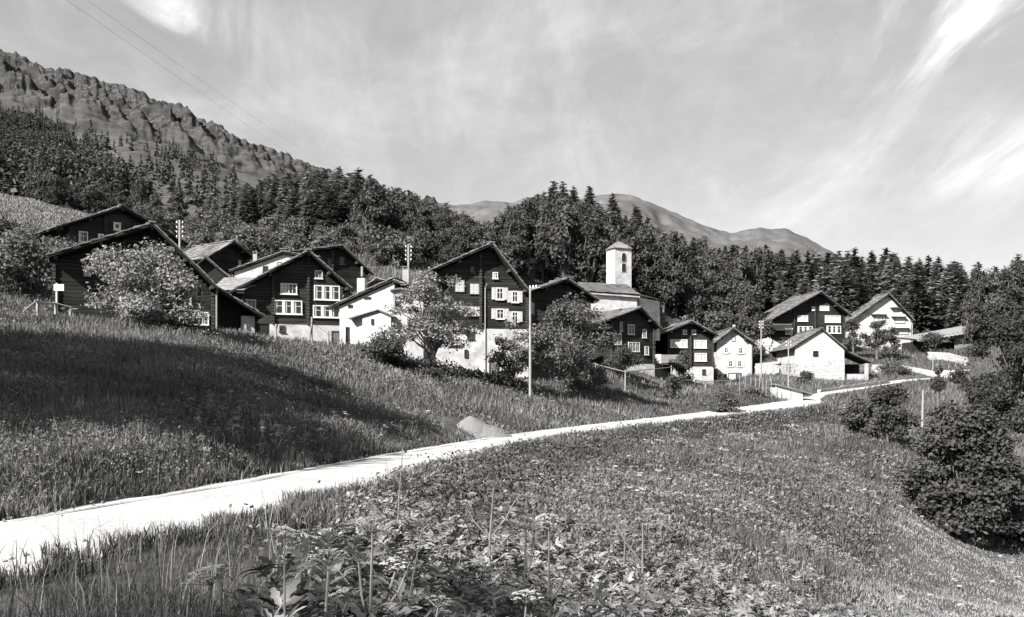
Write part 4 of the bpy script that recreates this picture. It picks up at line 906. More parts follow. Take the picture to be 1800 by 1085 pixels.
pr = broadleaf('unseen_shade_tree', 260, 21, 3.6, 2400, .42, K=16, base=.55, leafm='leaf_dark', clr=.4); plant_tree('unseen_shade_tree', pr, (-18.5, -10, g1(-18.5, -10) - .2), 1, 'added unseen slender tree shading the foreground, behind the near stretch of road, left of the viewer', 'tree')  # unseen tree added to throw dappled shade over the foreground bank

# hedge bank under the tall house -------------------------------------------------
def leaf_mass(name, label_kind, pts, n, ls, m, hgt, seed, wid=1.0):
    r = np.random.default_rng(seed); pts = np.array(pts); t = r.random(n) * (len(pts) - 1); i = t.astype(int); f = (t - i)[:, None]; p = pts[i] * (1 - f) + pts[i + 1] * f
    x = p[:, 0] + r.normal(size=n) * wid * .5; y = p[:, 1] + r.normal(size=n) * wid * .5; z = ground(x, y) + r.random(n) ** 1.3 * hgt * (.5 + vnoise(x * .8, y * .8, 4))
    off, _, hw = road_info(x, y); ok = np.abs(off) > hw + .5; x, y, z = x[ok], y[ok], z[ok]; n = len(x)
    nrm = unit(n, r) + np.array([0, -.2, .8]); nrm /= np.linalg.norm(nrm, axis=1)[:, None]; sl = ls * r.uniform(.5, 1.2, n); u, v = leaf_axes(nrm, r, sl, sl * .5); V, Fq = rhombi(np.stack([x, y, z], 1), u, v)
    return kind(obj(name, mesh_np(name, V, [Fq], M[m])), label_kind)
leaf_mass('hedge', 'stuff', [gpx(700, 79)[:2], gpx(780, 81)[:2], gpx(860, 83)[:2], gpx(930, 85)[:2]], 6500, .16, 'leaf_dark', 1.1, 5, 1.2)

def beside_road(y0, y1, off, k=12):
    o = []
    for yy in np.linspace(y0, y1, k):
        j = int(np.abs(RC[:, 1] - yy).argmin()); o.append(RC[j, :2] + RN[j] * (RHALF[j] + off))
    return o
leaf_mass('bank_scrub_or_shade', 'stuff', beside_road(17, 34, 2.0), 8000, .055, 'weed', .5, 6, 1.2)
leaf_mass('bank_scrub_or_shade', 'stuff', beside_road(24, 44, 2.3), 8000, .075, 'leaf_dark', .8, 7, 1.2)
leaf_mass('bank_scrub_or_shade', 'stuff', beside_road(46, 104, 2.0), 14000, .10, 'leaf_dark', .55, 8, 1.1)  # dark leaves stand in for the shadowed strip below the road edge

# the woods ----------------------------------------------------------------------
CON = [conifer('larch', 300 + i, h, rd, 26, .95, m='larch', levels=19, droop=.12, gap=.12, base=.16, p=.72) for i, (h, rd) in enumerate([(14, 3.3), (13, 3.0), (15, 3.2), (12, 3.1), (14, 2.8)])]
SPR = [conifer('spruce', 320 + i, h, rd, 24, .9, m='needle', levels=22, droop=.3, gap=.04, base=.05, p=.85) for i, (h, rd) in enumerate([(14, 2.9), (13, 2.6), (15, 2.9)])]
BRD = [broadleaf('wood_tree', 340 + i, h, rd, 3600, .42, K=20, base=.02, leafm='leaf_dark', clr=cl_, cone=.5) for i, (h, rd, cl_) in enumerate([(9, 3.2, .38), (8, 3.5, .36), (11, 2.6, .42), (7.5, 3.2, .34), (10, 2.3, .45), (12, 2.7, .36)])]
BSH = [broadleaf('wood_shrub', 360 + i, h, rd, 1500, .34, K=9, base=.0, leafm='leaf' if i else 'leaf_dark', low=True) for i, (h, rd) in enumerate([(3.6, 2.4), (3, 2.6), (4.2, 2.3)])]
def jig(pxs, dl, jd, jp, keep=1.0):
    out = []
    for px, d in zip(pxs, dl):
        if random.random() < keep: out.append((px + random.uniform(-jp, jp), d + random.uniform(-jd, jd)))
    return out
placed = []
SKY = [(0, 380), (300, 380), (440, 330), (470, 312), (505, 298), (540, 293), (600, 304), (650, 318), (700, 338), (740, 348), (775, 362), (810, 380), (850, 392), (868, 398), (885, 372), (930, 352), (960, 350), (985, 345), (1015, 352), (1040, 360), (1065, 368), (1080, 370), (1100, 378), (1120, 386), (1160, 408), (1200, 418), (1240, 428), (1300, 436), (1350, 436), (1420, 446), (1500, 444), (1600, 452), (1700, 470), (1740, 474), (1800, 460), (2000, 460)]
def wood(kindname, protos, region, count, label, group, cat='tree', mind=2.6, hs=(.8, 1.15), cap_sky=True, maxn=300, szf=1.0):
    """region: list of (px0, px1, d0, d1, weight)"""
    made = 0; tries = 0; wts = np.array([q[4] for q in region], float); wts /= wts.sum()
    while made < min(count, maxn) and tries < count * 40:
        tries += 1; q = region[rng.choice(len(region), p=wts)]; px = rng.uniform(q[0], q[1]); d = rng.uniform(q[2], q[3]); x = (px - 900) / F * d
        if any((x - a) ** 2 + (d - b) ** 2 < mind ** 2 for a, b in placed): continue
        z = g1(x, d); k = rng.integers(len(protos)); s = rng.uniform(*hs); pr = protos[k]
        hgt = pr[2] if len(pr) > 2 else 12
        if cap_sky:
            lim = float(lerp_list(SKY, px)) + rng.normal() * 4 + 3; mxh = (HZ - lim) / F * d - z
            if mxh < 2.2: continue
            s = min(s, mxh / hgt)
            if s < .35: continue
        placed.append((x, d)); plant_tree(kindname, pr, (x, d, z - .15), s, label, cat, group, sz=rng.uniform(.92, 1.08) * szf); made += 1
    return made
hh = lambda L, hs_: [(a, b, h) for (a, b), h in zip(L, hs_)]
CON = hh(CON, [14, 13, 15, 12, 14]); SPR = hh(SPR, [14, 13, 15]); BRD = hh(BRD, [9, 8, 11, 7.5, 10, 12]); BSH = hh(BSH, [3.6, 3, 4.2])
# trees that break the skyline, set one by one where the photograph shows them
for (px, top, d, k) in [(596, 291, 205, 0), (545, 293, 210, 1), (651, 310, 206, 2), (628, 298, 212, 3), (570, 297, 208, 4), (505, 300, 205, 0), (474, 312, 200, 2), (697, 330, 205, 1), (722, 340, 210, 0), (748, 352, 205, 3), (775, 362, 208, 2), (972, 316, 226, 0), (990, 318, 222, 2), (1008, 326, 226, 1), (955, 338, 222, 3), (1036, 326, 224, 4), (1078, 338, 214, 0), (1118, 360, 206, 1), (1138, 384, 208, 3), (1158, 398, 205, 2)]:
    x = (px - 900) / F * d; z = g1(x, d); hgt = (HZ - top) / F * d - z; pr = (CON + SPR)[k]; placed.append((x, d)); plant_tree('larch', pr, (x, d, z - .1), hgt / pr[2], 'feathery conifer in the wood on the slope behind the village', 'tree', 'conifers of the wood behind the village')
for (px, top, d, k) in [(1218, 418, 210, 0), (1275, 430, 214, 1), (1503, 434, 214, 0), (1532, 438, 216, 2), (1558, 433, 214, 1), (1597, 449, 215, 0), (1632, 447, 216, 2), (1650, 449, 214, 1), (1676, 457, 212, 0), (1720, 458, 206, 2), (1752, 467, 205, 1), (1790, 444, 200, 0), (1347, 428, 216, 1), (1310, 430, 218, 0), (1420, 438, 214, 2), (1455, 442, 212, 0)]:
    x = (px - 900) / F * d; z = g1(x, d); hgt = (HZ - top) / F * d - z; pr = SPR[k]; placed.append((x, d)); plant_tree('conifer', pr, (x, d, z - .1), hgt / pr[2], 'dark conifer in the wood to the right of the church', 'tree', 'conifers of the right hand wood')
wood('larch', CON, [(330, 480, 186, 232, 1.3), (430, 870, 182, 236, 4), (870, 1200, 172, 236, 3.2), (700, 900, 160, 190, .8)], 275, 'feathery conifer in the wood on the slope behind the village', 'conifers of the wood behind the village', mind=2.5)
wood('conifer', SPR[:2] + CON[:4], [(1180, 1840, 186, 236, 4), (1480, 1840, 184, 200, 1.4)], 215, 'dark conifer in the wood to the right of the church', 'conifers of the right hand wood', mind=2.3, hs=(.6, 1.15))
wood('wood_tree', BRD, [(640, 900, 138, 178, 1.4), (860, 1080, 146, 178, 1.3), (1060, 1320, 160, 215, 3.2), (1300, 1440, 186, 215, 1), (1440, 1830, 190, 206, 1.0), (1700, 1830, 168, 185, .5)], 185, 'bushy broadleaf tree on the lower edge of the woods behind the roofs', 'broadleaf trees at the foot of the woods', mind=2.7)
wood('wood_shrub', BSH, [(250, 460, 125, 185, 2), (430, 700, 128, 180, 2.2), (680, 1000, 128, 175, 2), (1180, 1340, 150, 165, .6)], 140, 'leafy shrub on the open slope between the roofs and the wood', 'shrubs on the slope above the roofs', cat='shrub', mind=2.0, cap_sky=False, hs=(.5, 1.35))
wood('wood_tree', BRD, [(60, 330, 172, 200, 2)], 34, 'dark broadleaf tree along the upper edge of the steep field at the left', 'trees along the upper edge of the steep field', mind=3, cap_sky=False, hs=(.5, .8))

# far forest on the mountain flank: one mass
def far_forest():
    r = np.random.default_rng(77); Vs = []; Fs = []; base = 0
    bound = [(-300, 60), (20, 178), (70, 200), (130, 235), (200, 285), (240, 315), (300, 345), (350, 365), (420, 398), (480, 420), (560, 440)]
    N = 0; k = 14
    px = r.uniform(-40, 540, 42000); d = 290 + 610 * r.random(42000) ** 1.15
    yb = lerp_list(bound, px); yr = lerp_list(RIDGE, px); yf = slope_px(px); y = yr + (yf - yr) * np.interp(d, ds, gs)
    edge = (y - 12.0 * F / d - yb) / 22 + (fbm(px * .03, d * .01, 3, 99) - .5) * 3.0
    keep = r.random(len(px)) < np.clip(edge, .012 * (px < 420) , 1) * .62 * np.clip((d - 200) / 260, .45, 1)
    px, d = px[keep], d[keep]; z = mountain_z(px, d); x = (px - 900) / F * d; n = len(px)
    h = r.uniform(9, 17, n); rad = h * r.uniform(.17, .24, n)
    for i in range(0, 1):
        m = 56
        t = np.tile(np.linspace(.08, .97, m), (n, 1)) + r.normal(size=(n, m)) * .03; a = r.random((n, m)) * 6.283; q = rad[:, None] * (1 - np.clip(t, 0, 1)) ** .8 * r.uniform(.25, .75, (n, m))
        c_ = np.stack([x[:, None] + np.cos(a) * q, d[:, None] + np.sin(a) * q, z[:, None] + t * h[:, None]], -1).reshape(-1, 3)
        ax = np.stack([np.cos(a), np.sin(a), -.45 + 0 * a], -1).reshape(-1, 3) + unit(n * m, r) * .4; ax /= np.linalg.norm(ax, axis=1)[:, None]
        L = (rad[:, None] * (.22 + .36 * (1 - np.clip(t, 0, 1)))).reshape(-1); sv = np.cross(ax, unit(n * m, r)); sv /= np.linalg.norm(sv, axis=1)[:, None] + 1e-9
        V, Fq = rhombi(c_, ax * L[:, None], sv * (L * .55)[:, None])
        kind(obj('far_forest', mesh_np('far_forest', V, [Fq], M['needle'])), 'stuff')
    print('far forest trees', n)
far_forest()
# ------------------------------------------------------------------ poles, wires, fences, small things
def pole(px, py_base, py_top, d, label, rad=.11, insul=0, arm=None, m='pole', cat='pole', lean=0.0, z_from_ground=True):
    g = gpx(px, d); h = (HZ - py_top) / F * d - g[2]; root = empty('utility_pole', tuple(g)); tag(root, label, cat)
    MB().tube([(0, 0, -.6), (lean * .5, 0, h * .5), (lean, 0, h)], [rad, rad * .88, rad * .72], 9).build('post', M[m], root)
    for i in range(insul):
        z = h - .25 - .42 * (i // 2); s = -1 if i % 2 else 1
        b = MB().tube([(0, 0, z - .1), (s * .26, 0, z - .1), (s * .26, 0, z)], .018, 4).build('bracket', M['metal'], root)
        MB().tube([(s * .26, 0, z), (s * .26, 0, z + .05), (s * .26, 0, z + .1), (s * .26, 0, z + .16)], [.05, .07, .04, .05], 7).build('insulator', M['insul'], b)
    if arm:
        MB().tube([(0, 0, h - .08), (arm, -.1, h + .05), (arm * 1.5, -.15, h + .12)], .045, 5).build('arm', M['pole'], root)
        for i in range(3): MB().tube([(arm * .45 * i, -.05, h + .05 + .03 * i), (arm * .45 * i, -.05, h + .2 + .03 * i), (arm * .45 * i, -.05, h + .26 + .03 * i)], [.05, .07, .03], 7).build('insulator', M['insul'], root)
    return root
pole(932, 697, 508, 81, 'tall pale pole standing in the meadow before the dark leafy tree', .115, arm=.55)
pole(718, 560, 430, 98, 'pole with white insulators rising behind the porch house', .13, insul=8)
pole(316, 470, 387, 88, 'short pole top with white insulators behind the long dark log house', .13, insul=8)
pole(1338, 690, 563, 140, 'slim pale pole between the narrow white house and the wide log house', .10, insul=6)
pole(1386, 690, 598, 118, 'slim pale pole directly in front of the white shed', .09, insul=4)
pole(1621, 752, 686, 104, 'plain pale post leaning in the lower right meadow', .12, lean=.1)
pole(1640, 690, 622, 134, 'thin pale pole on the upper right meadow left of the bushy post', .07)
t = pole(1649, 712, 632, 120, 'thick dark post with a leafy bunch on it on the upper right meadow', .2, m='bark')
r_ = np.random.default_rng(50)
def tuft_on(root, z, rad, n, seed):
    r = np.random.default_rng(seed); d = unit(n, r); pos = d * (rad * r.random(n) ** .4)[:, None] + np.array([0, 0, z]); sl = np.full(n, .16) * r.uniform(.6, 1.3, n); u, v = leaf_axes(unit(n, r), r, sl, sl * .5); V, Fq = rhombi(pos, u, v)
    obj('ivy', mesh_np('ivy', V, [Fq], M['leaf_dark']), root)
tuft_on(t, 3.1, 1.0, 700, 3); tuft_on(t, 4.8, .55, 300, 4)

def cable(a, b, sag, label, r=.02):
    a, b = np.array(a), np.array(b); pts = [a + (b - a) * t - np.array([0, 0, sag * 4 * t * (1 - t)]) for t in np.linspace(0, 1, 40)]
    o = MB().tube(pts, r, 4).build('overhead_cable', M['wire']); return tag(o, label, 'cable')
cable(P(60, -40, 70), P(640, 352, 560), 1.0, 'lower of the two thin cables slanting down across the sky at the upper left', .011)
cable(P(96, -40, 70), P(660, 346, 560), 1.0, 'upper of the two thin cables slanting down across the sky at the upper left', .011)

def rail_fence(label, posts, rails, d_, ph, name='rail_fence', r=.055, pr=.08, m='pole', below=.5):
    """posts: list of (px,d); rails: heights above the ground at each post"""
    root = empty(name, tuple(gpx(*posts[0]))); tag(root, label, 'fence'); o = np.array(root.location); tops = []
    for i, (px, d) in enumerate(posts):
        g = gpx(px, d) - o; hh_ = ph if np.isscalar(ph) else ph[i]; MB().tube([g - (0, 0, below), g + (0, 0, hh_ * .6), g + (.02, 0, hh_)], [pr, pr * .9, pr * .8], 7).build('post', M[m], root); tops.append((g, hh_))
    for f in rails:
        for (a, ha), (b, hb) in zip(tops[:-1], tops[1:]):
            pa = a + (0, -.1, ha * f); pb = b + (0, -.1, hb * f); mid = (pa + pb) / 2 + (0, 0, random.uniform(-.05, .03)); e = (pb - pa) / np.linalg.norm(pb - pa) * .15
            MB().tube([pa - e, mid, pb + e], [r, r * .9, r * .75], 6).build('rail', M[m], root)
    return root
rail_fence('single pole rail fence running from the tall pole side towards the plank terrace', [(1047, 99), (1099, 99), (1180, 112)], [.93], 0, [1.7, 2.3, 2.6])
rail_fence('low pole rail fence with a stone stub below the brown log house', [(1195, 112), (1222, 114), (1240, 116), (1285, 120)], [.9], 0, 1.4)
rail_fence('wooden handrail with white posts beside the left corner of the long log house', [(44, 62.5), (66, 63.5), (98, 64.5), (124, 65)], [.96], 0, [.5, 1.15, 1.1, .9], pr=.11)
rail_fence('short leaning fence posts with one wire rail in front of the white porch house', [(485, 73), (548, 76), (577, 77.5), (600, 78)], [.8], 0, [1.3, 2.2, 1.3, .9], r=.015, pr=.09)
g = gpx(543, 76); o = MB().tube([(0, 0, -.2), (.32, .1, 1.5)], .05, 6).build('prop_post', M['pole']); o.location = tuple(g + (-.1, -.2, 0)); tag(o, 'slanting prop leaning on the tallest fence post before the porch house', 'post')
# sign board at the corner of the long house
root = empty('sign_board', tuple(gpx(100, 65.5))); tag(root, 'small white board on a post at the left corner of the long log house', 'sign'); zt = P(0, 506, 65.5)[2] - root.location.z
MB().tube([(0, 0, -.4), (0, 0, zt + .3)], .07, 7).build('post', M['paint'], root); MB().box(-.16, -.1, zt - .2, .5, -.06, zt + .22).build('board', M['paint'], root)

# gravel heap at the roadside
def heap():
    cx0, cy0 = -1.7, 56.5; n = 64; r = np.random.default_rng(6); xs = np.linspace(-2.5, 2.3, n); ys = np.linspace(-1.9, 1.9, 40); X, Y = np.meshgrid(xs, ys)
    Z = 1.15 * np.exp(-((X + .65) ** 2 / .8 + Y ** 2 / 1.0)) + .7 * np.exp(-((X - .75) ** 2 / .8 + (Y + .1) ** 2 / .9)); Z += (fbm(X * 2, Y * 2, 3, 7) - .5) * .16 * np.clip(Z * 3, 0, 1) - .14
    G = -2.22 + .5 * (ground(X + cx0, Y + cy0, False) + 2.22); idx = np.arange(X.size).reshape(X.shape); Q = np.stack([idx[:-1, :-1], idx[:-1, 1:], idx[1:, 1:], idx[1:, :-1]], -1).reshape(-1, 4)
    me = mesh_np('gravel_heap', np.stack([X, Y, Z + G + 2.22], -1).reshape(-1, 3), [Q], M['gravel']); me.polygons.foreach_set('use_smooth', np.ones(len(Q), bool))
    o = obj('gravel_heap', me); o.location = (cx0, cy0, -2.22); tag(o, 'heap of pale gravel with two humps at the far edge of the road', 'gravel heap')
    # loose pebbles on it and around it
    S = MB(); 
    for i in range(420):
        a = r.normal(size=2) * np.array([1.1, .8]); x, y = a; z = 1.0 * math.exp(-((x + .65) ** 2 / .8 + y ** 2)) + .7 * math.exp(-((x - .75) ** 2 / .8 + (y + .1) ** 2 / .9)) - .14
        s = r.uniform(.02, .055); zz = max(z, 0) + .5 * (g1(x + cx0, y + cy0) + 2.22); u = unit(3, r); S.obox((x, y, zz), u[0] * s, np.cross(u[0], u[1]) * s, u[2] * s * .7)
    s = S.build('loose_stones', M['gravel'], o); s['kind'] = 'stuff'
heap()
# white shed and wire gate at the bend
def bend_shed():
    d = 114.0; O = P(1366, 708, d); O[2] = min(O[2], g1(O[0], d)); root = empty('shed', O, 0); tag(root, 'low white shed with a slanting dark roof beside the road bend', 'shed')
    q = lambda px, py, dd=d: P(px, py, dd) - O
    a, b = q(1366, 708), q(1411, 708); zl, zr = q(0, 677)[2], q(0, 690)[2]
    MB().prism([(a[0], -1.5), (b[0], -1.5), (b[0], zr), (a[0], zl)], 0, 3).build('wall', M['plaster'], root)
    MB().box(a[0] + 1.5, -.03, -1.2, a[0] + 1.62, .0, zl - .25).build('corner_board', M['pole'], root)
    e = q(1428, 693); R = MB(); R.prism([(a[0] - .25, zl + .02), (e[0], e[2] - .06), (e[0], e[2] + .05), (a[0] - .25, zl + .15)], -.35, 3.3); R.build('roof', M['slab'], root)
    root2 = empty('wire_gate', tuple(gpx(1305, 113))); tag(root2, 'thin wire garden gate and pickets left of the low white shed', 'fence'); o = np.array(root2.location); g0 = gpx(1305, 113) - o
    pm = None
    for i, px in enumerate([1300, 1310, 1320, 1328, 1335, 1341, 1347, 1356, 1364]):
        g = gpx(px, 113) - o; MB().tube([g - (0, 0, .3), g + (0, 0, 2.0 + .3 * (i % 3 == 1))], .035, 5).build('picket', M['pole'], root2)
    for zz in (.5, 1.2, 1.9):
        MB().tube([gpx(1300, 113) - o + (0, -.04, zz), gpx(1364, 113) - o + (0, -.04, zz)], .02, 4).build('wire', M['pole'], root2)
bend_shed()
# dry stone walls of the terraces, every stone a block of its own
def stone_wall(label, pts, h, th, seed, m='stone_pale', size=(.35, .8), course=.28, name='stone_wall'):
    r = random.Random(seed); P3 = [gpx(*p) for p in pts]; root = empty(name, tuple(P3[0])); tag(root, label, 'wall'); o = P3[0]; blocks = []
    core = MB()
    for a, b in zip(P3[:-1], P3[1:]):
        L = np.linalg.norm((b - a)[:2]); ux = (b - a) / L; n = np.array([ux[1], -ux[0], 0]); n /= np.linalg.norm(n)
        if n[1] > 0: n = -n
        core.box8([a - o - (0, 0, .8), b - o - (0, 0, .8), b - o - n * th - (0, 0, .8), a - o - n * th - (0, 0, .8), a - o + (0, 0, h - .03), b - o + (0, 0, h - .03), b - o - n * th + (0, 0, h - .03), a - o - n * th + (0, 0, h - .03)])
        z = -.2
        while z < h:
            hh_ = course * r.uniform(.75, 1.25); s = r.uniform(-.2, 0)
            while s < L:
                w = r.uniform(*size); c_ = a - o + ux * (s + w / 2) + np.array([0, 0, z + hh_ / 2]) + n * (r.uniform(.0, .06) - .08)
                blocks.append((c_, ux * (w / 2 - .012), -n * .16, np.array([r.uniform(-.02, .02), 0, hh_ / 2 - .01]))); s += w
            z += hh_
    core.build('wall_core', M['mortar'], root)
    big = sorted(range(len(blocks)), key=lambda i: -np.linalg.norm(blocks[i][1]))[:300]; bs = set(big)
    for i in big: c_, u, v, w = blocks[i]; q = MB().obox((0, 0, 0), u, v, w).build('stone', M[m], root); q.location = tuple(c_)
    rest = MB()
    for i, bl in enumerate(blocks):
        if i not in bs: rest.obox(*bl)
    if rest.n: q = rest.build('small_stones', M[m], root); q['kind'] = 'stuff'
    return root
stone_wall('upper pale terrace wall just under the long low barn', [(1633, 160), (1665, 158), (1696, 154)], 1.0, .5, 11, size=(.5, 1.1), course=.36)
stone_wall('long low pale terrace wall across the upper right meadow', [(1534, 154), (1580, 152), (1640, 149), (1692, 147)], 1.0, .5, 12, size=(.5, 1.1), course=.36)
stone_wall('rough stone wall between the narrow white house and the small stone barn', [(1328, 147), (1360, 146), (1396, 146)], 1.7, .6, 13, size=(.5, 1.1), course=.36)
stone_wall('bright upper garden wall in front of the wide log house', [(1318, 160), (1350, 158), (1395, 157)], 2.2, .6, 14, size=(.6, 1.2), course=.42)
stone_wall('pale roadside wall along the far stretch of road at the right', [(1442, 129.5), (1480, 133.5), (1520, 137), (1560, 140.5)], .45, .4, 15, m='stone', size=(.5, 1.0), course=.3)
# boulders along the foot of the road bank
r_ = random.Random(9)
def boulder_mesh(seed):
    r = np.random.default_rng(seed); bm = bmesh.new(); bmesh.ops.create_icosphere(bm, subdivisions=1, radius=1)
    for v in bm.verts: v.co *= 1 + r.uniform(-.25, .25); v.co.z *= .6
    me = bpy.data.meshes.new('boulder'); bm.to_mesh(me); bm.free(); me.materials.append(M['stone']); return me
BM = [boulder_mesh(i) for i in range(4)]
for i in range(26):
    px = r_.uniform(1180, 1420); d = np.interp(px, [1180, 1420], [80, 108]) - r_.uniform(.5, 5); g = gpx(px, d); o = obj('boulder', BM[i % 4]); o.location = tuple(g + (0, 0, .05)); s = r_.uniform(.18, .5); o.scale = (s, s * .8, s * .8); o.rotation_euler = (0, 0, r_.uniform(0, 6)); tag(o, 'grey boulder in the rough bank just below the far stretch of road', 'boulder', 'boulders in the bank below the road')

# ------------------------------------------------------------------ ground cover
def allowed(x, y, margin=.25):
    off, zr, hw = road_info(x, y); ok = np.abs(off) > hw + margin
    ok &= ((x + 1.7) / 2.9) ** 2 + ((y - 56.0) / 3.2) ** 2 > 1
    for h in HOUSES.values():
        dx = np.stack([x - h['O'][0], y - h['O'][1]], -1); a = dx @ h['ex']; b = dx @ h['ey']; ok &= ~((a > -.3) & (a < h['W'] + .3) & (b > -.3) & (b < h['D']))
    return ok
def blades(name, x, y, per, hgt, wid, spread, m, seed, lean=.45, segs=2, zoff=-.03, margin=.02):
    """grass: per blades round each (x, y); hgt, wid arrays per clump"""
    r = np.random.default_rng(seed); n = len(x); N = n * per; rep = lambda a: np.repeat(a, per)
    X = rep(x) + r.normal(size=N) * rep(spread); Y = rep(y) + r.normal(size=N) * rep(spread); Z = ground(X, Y) + zoff
    off, _, hw = road_info(X, Y); ok = np.abs(off) > hw + margin; X, Y, Z = X[ok], Y[ok], Z[ok]; H = rep(hgt)[ok] * r.uniform(.45, 1.15, ok.sum()); Wd = rep(wid)[ok] * r.uniform(.6, 1.2, ok.sum()); N = len(X)
    a = r.random(N) * 6.283; l = np.abs(r.normal(size=N)) * lean + .08; dx, dy = np.cos(a) * l * H, np.sin(a) * l * H; b = a + 1.57 + r.normal(size=N) * .5; wx, wy = np.cos(b) * Wd * .5, np.sin(b) * Wd * .5
    B = np.stack([X, Y, Z], 1); wv = np.stack([wx, wy, 0 * wx], 1)
    if segs == 2:
        mid = B + np.stack([dx * .35, dy * .35, H * .6], 1); tip = B + np.stack([dx, dy, H * (1 - .25 * l)], 1)
        V = np.stack([B - wv, B + wv, mid - wv * .7, mid + wv * .7, tip], 1).reshape(-1, 3); i = np.arange(N)[:, None] * 5
        fq = [i + np.array([[0, 1, 3, 2]]), i + np.array([[2, 3, 4]])]
    else:
        tip = B + np.stack([dx, dy, H], 1); V = np.stack([B - wv, B + wv, tip], 1).reshape(-1, 3); fq = [np.arange(N)[:, None] * 3 + np.array([[0, 1, 2]])]
    return kind(obj(name, mesh_np(name, V, fq, M[m])), 'stuff')
def scatter(n, u0, u1, d0, d1, seed, pw=1.0):
    r = np.random.default_rng(seed); u = r.uniform(u0, u1, n); d = np.exp(r.uniform(math.log(d0), math.log(d1), n)); return u * d, d
x, y = scatter(9500, -.62, .62, 2.6, 24, 1); k = allowed(x, y, .1) & ((x < -.1 * y - .6) | ((vnoise(x * 1.0, y * 1.0, 31) < .42) & (vnoise(x * 3, y * 3, 2) < .5))); x, y = x[k], y[k]; dn = vnoise(x * .5, y * .5, 8)
blades('near_grass', x, y, 14, .08 + .46 * dn ** 1.6, np.full(len(x), .010), np.full(len(x), .13), 'grass', 2, lean=.75)
x, y = scatter(30000, -.62, .62, 18, 180, 3); k = allowed(x, y, .2) & ~((x > .42 * y - 2.5) & (y < 60)) & ~((x < -.36 * y) & (y > 122)); x, y = x[k], y[k]; dn = vnoise(x * .18, y * .18, 8)
blades('meadow_grass', x, y, 12, (.22 + .30 * dn) * (1 + y / 190), .016 + y * .0011, .16 + y * .006, 'grass', 4, segs=1)
x, y = scatter(17000, -.05, .62, 14, 62, 51); k = (x > .42 * y - 2.7) & (y < 61); x, y = x[k], y[k]
blades('mown_grass', x, y, 12, .09 + .10 * vnoise(x, y, 4), .02 + y * .0012, .2 + y * .006, 'mown', 52, segs=1)
x, y = scatter(3000, -.55, -.36, 122, 186, 55); k = allowed(x, y, .2) & ((HZ - ground(x, y) * F / y) < 400); x, y = x[k], y[k]
blades('mown_grass', x, y, 12, .25 + .2 * vnoise(x, y, 4), .03 + y * .0014, .3 + y * .006, 'mown', 56, segs=1)
x, y = scatter(900, -.6, .5, 4, 40, 53); k = allowed(x, y, .2); x, y = x[k], y[k]
blades('seeding_grass', x, y, 4, np.full(len(x), .85), np.full(len(x), .012), np.full(len(x), .25), 'mown', 54, lean=.35)
# ragged verge along both road edges
t = np.random.default_rng(5).random(5200) * (len(RC) - 1); i0 = t.astype(int); f = (t - i0)[:, None]; pc = RC[i0, :2] * (1 - f) + RC[np.minimum(i0 + 1, len(RC) - 1), :2] * f; sd_ = np.where(np.random.default_rng(6).random(len(pc)) < .5, -1, 1); ofs = (RHALF[i0] + (vnoise(t * 1.1, sd_ * 7.0, 3) - .5) * 1.1 + np.abs(np.random.default_rng(7).normal(size=len(pc))) * .4) * sd_
x, y = pc[:, 0] + RN[i0, 0] * ofs, pc[:, 1] + RN[i0, 1] * ofs; k = (y > 3) & (y < 125); x, y = x[k], y[k]
blades('verge_grass', x, y, 14, .22 + .2 * vnoise(x, y, 3), .010 + y * .0009, .09 + y * .002, 'grass', 8, margin=-.6, zoff=.02)

def leafy(name, x, y, per, hgt, ls, spread, m, seed, up=.7, narrow=.5):
    r = np.random.default_rng(seed); n = len(x); N = n * per; rep = lambda a: np.repeat(a, per)
    X = rep(x) + r.normal(size=N) * rep(spread); Y = rep(y) + r.normal(size=N) * rep(spread); Z = ground(X, Y) + rep(hgt) * r.random(N) ** .7; off, _, hw = road_info(X, Y); ok = np.abs(off) > hw + .1
    X, Y, Z = X[ok], Y[ok], Z[ok]; N = len(X); nrm = unit(N, r) * .8 + np.array([0, -.1, up]); nrm /= np.linalg.norm(nrm, axis=1)[:, None]; sl = rep(ls)[ok] * r.uniform(.5, 1.2, N); u, v = leaf_axes(nrm, r, sl, sl * narrow); V, Fq = rhombi(np.stack([X, Y, Z], 1), u, v)
    return kind(obj(name, mesh_np(name, V, [Fq], M[m])), 'stuff')
# herbs thick on the bank at the right and in the meadow edge
x, y = scatter(15000, -.15, .62, 11, 120, 11); off, _, hw = road_info(x, y); k = allowed(x, y, .4) & ~((x > .42 * y - 2.5) & (y < 60)) & (off > 0) & (vnoise(x * .35, y * .35, 12) + vnoise(x * .11, y * .11, 13) > .86); x, y = x[k], y[k]
leafy('bank_herbs', x, y, 14, .25 + .32 * vnoise(x * .5, y * .5, 2) , .03 + y * .0014, .15 + y * .004, 'herb', 12)
x, y = scatter(14000, -.6, .3, 17, 110, 13); off, _, hw = road_info(x, y); k = allowed(x, y, .4) & (off < 0) & ((vnoise(x * .3, y * .3, 14) > .52) | ((off > -6.5) & (y < 46) & (vnoise(x * .5, y * .5, 3) > .3))); x, y = x[k], y[k]
leafy('meadow_herbs', x, y, 14, .22 + .35 * vnoise(x * .5, y * .5, 2), .022 + y * .0011, .15 + y * .004, 'herb', 14)

x, y = scatter(420, -.1, .33, 12, 95, 16); off, _, hw = road_info(x, y); k = (off > hw + 1.2) & ~((x > .42 * y - 3) & (y < 60)); x, y = x[k], y[k]
leafy('bank_bramble', x, y, 90, .18 + .45 * vnoise(x * .5, y * .5, 6), .035 + y * .0009, .28 + y * .006, 'leaf_dark', 17)
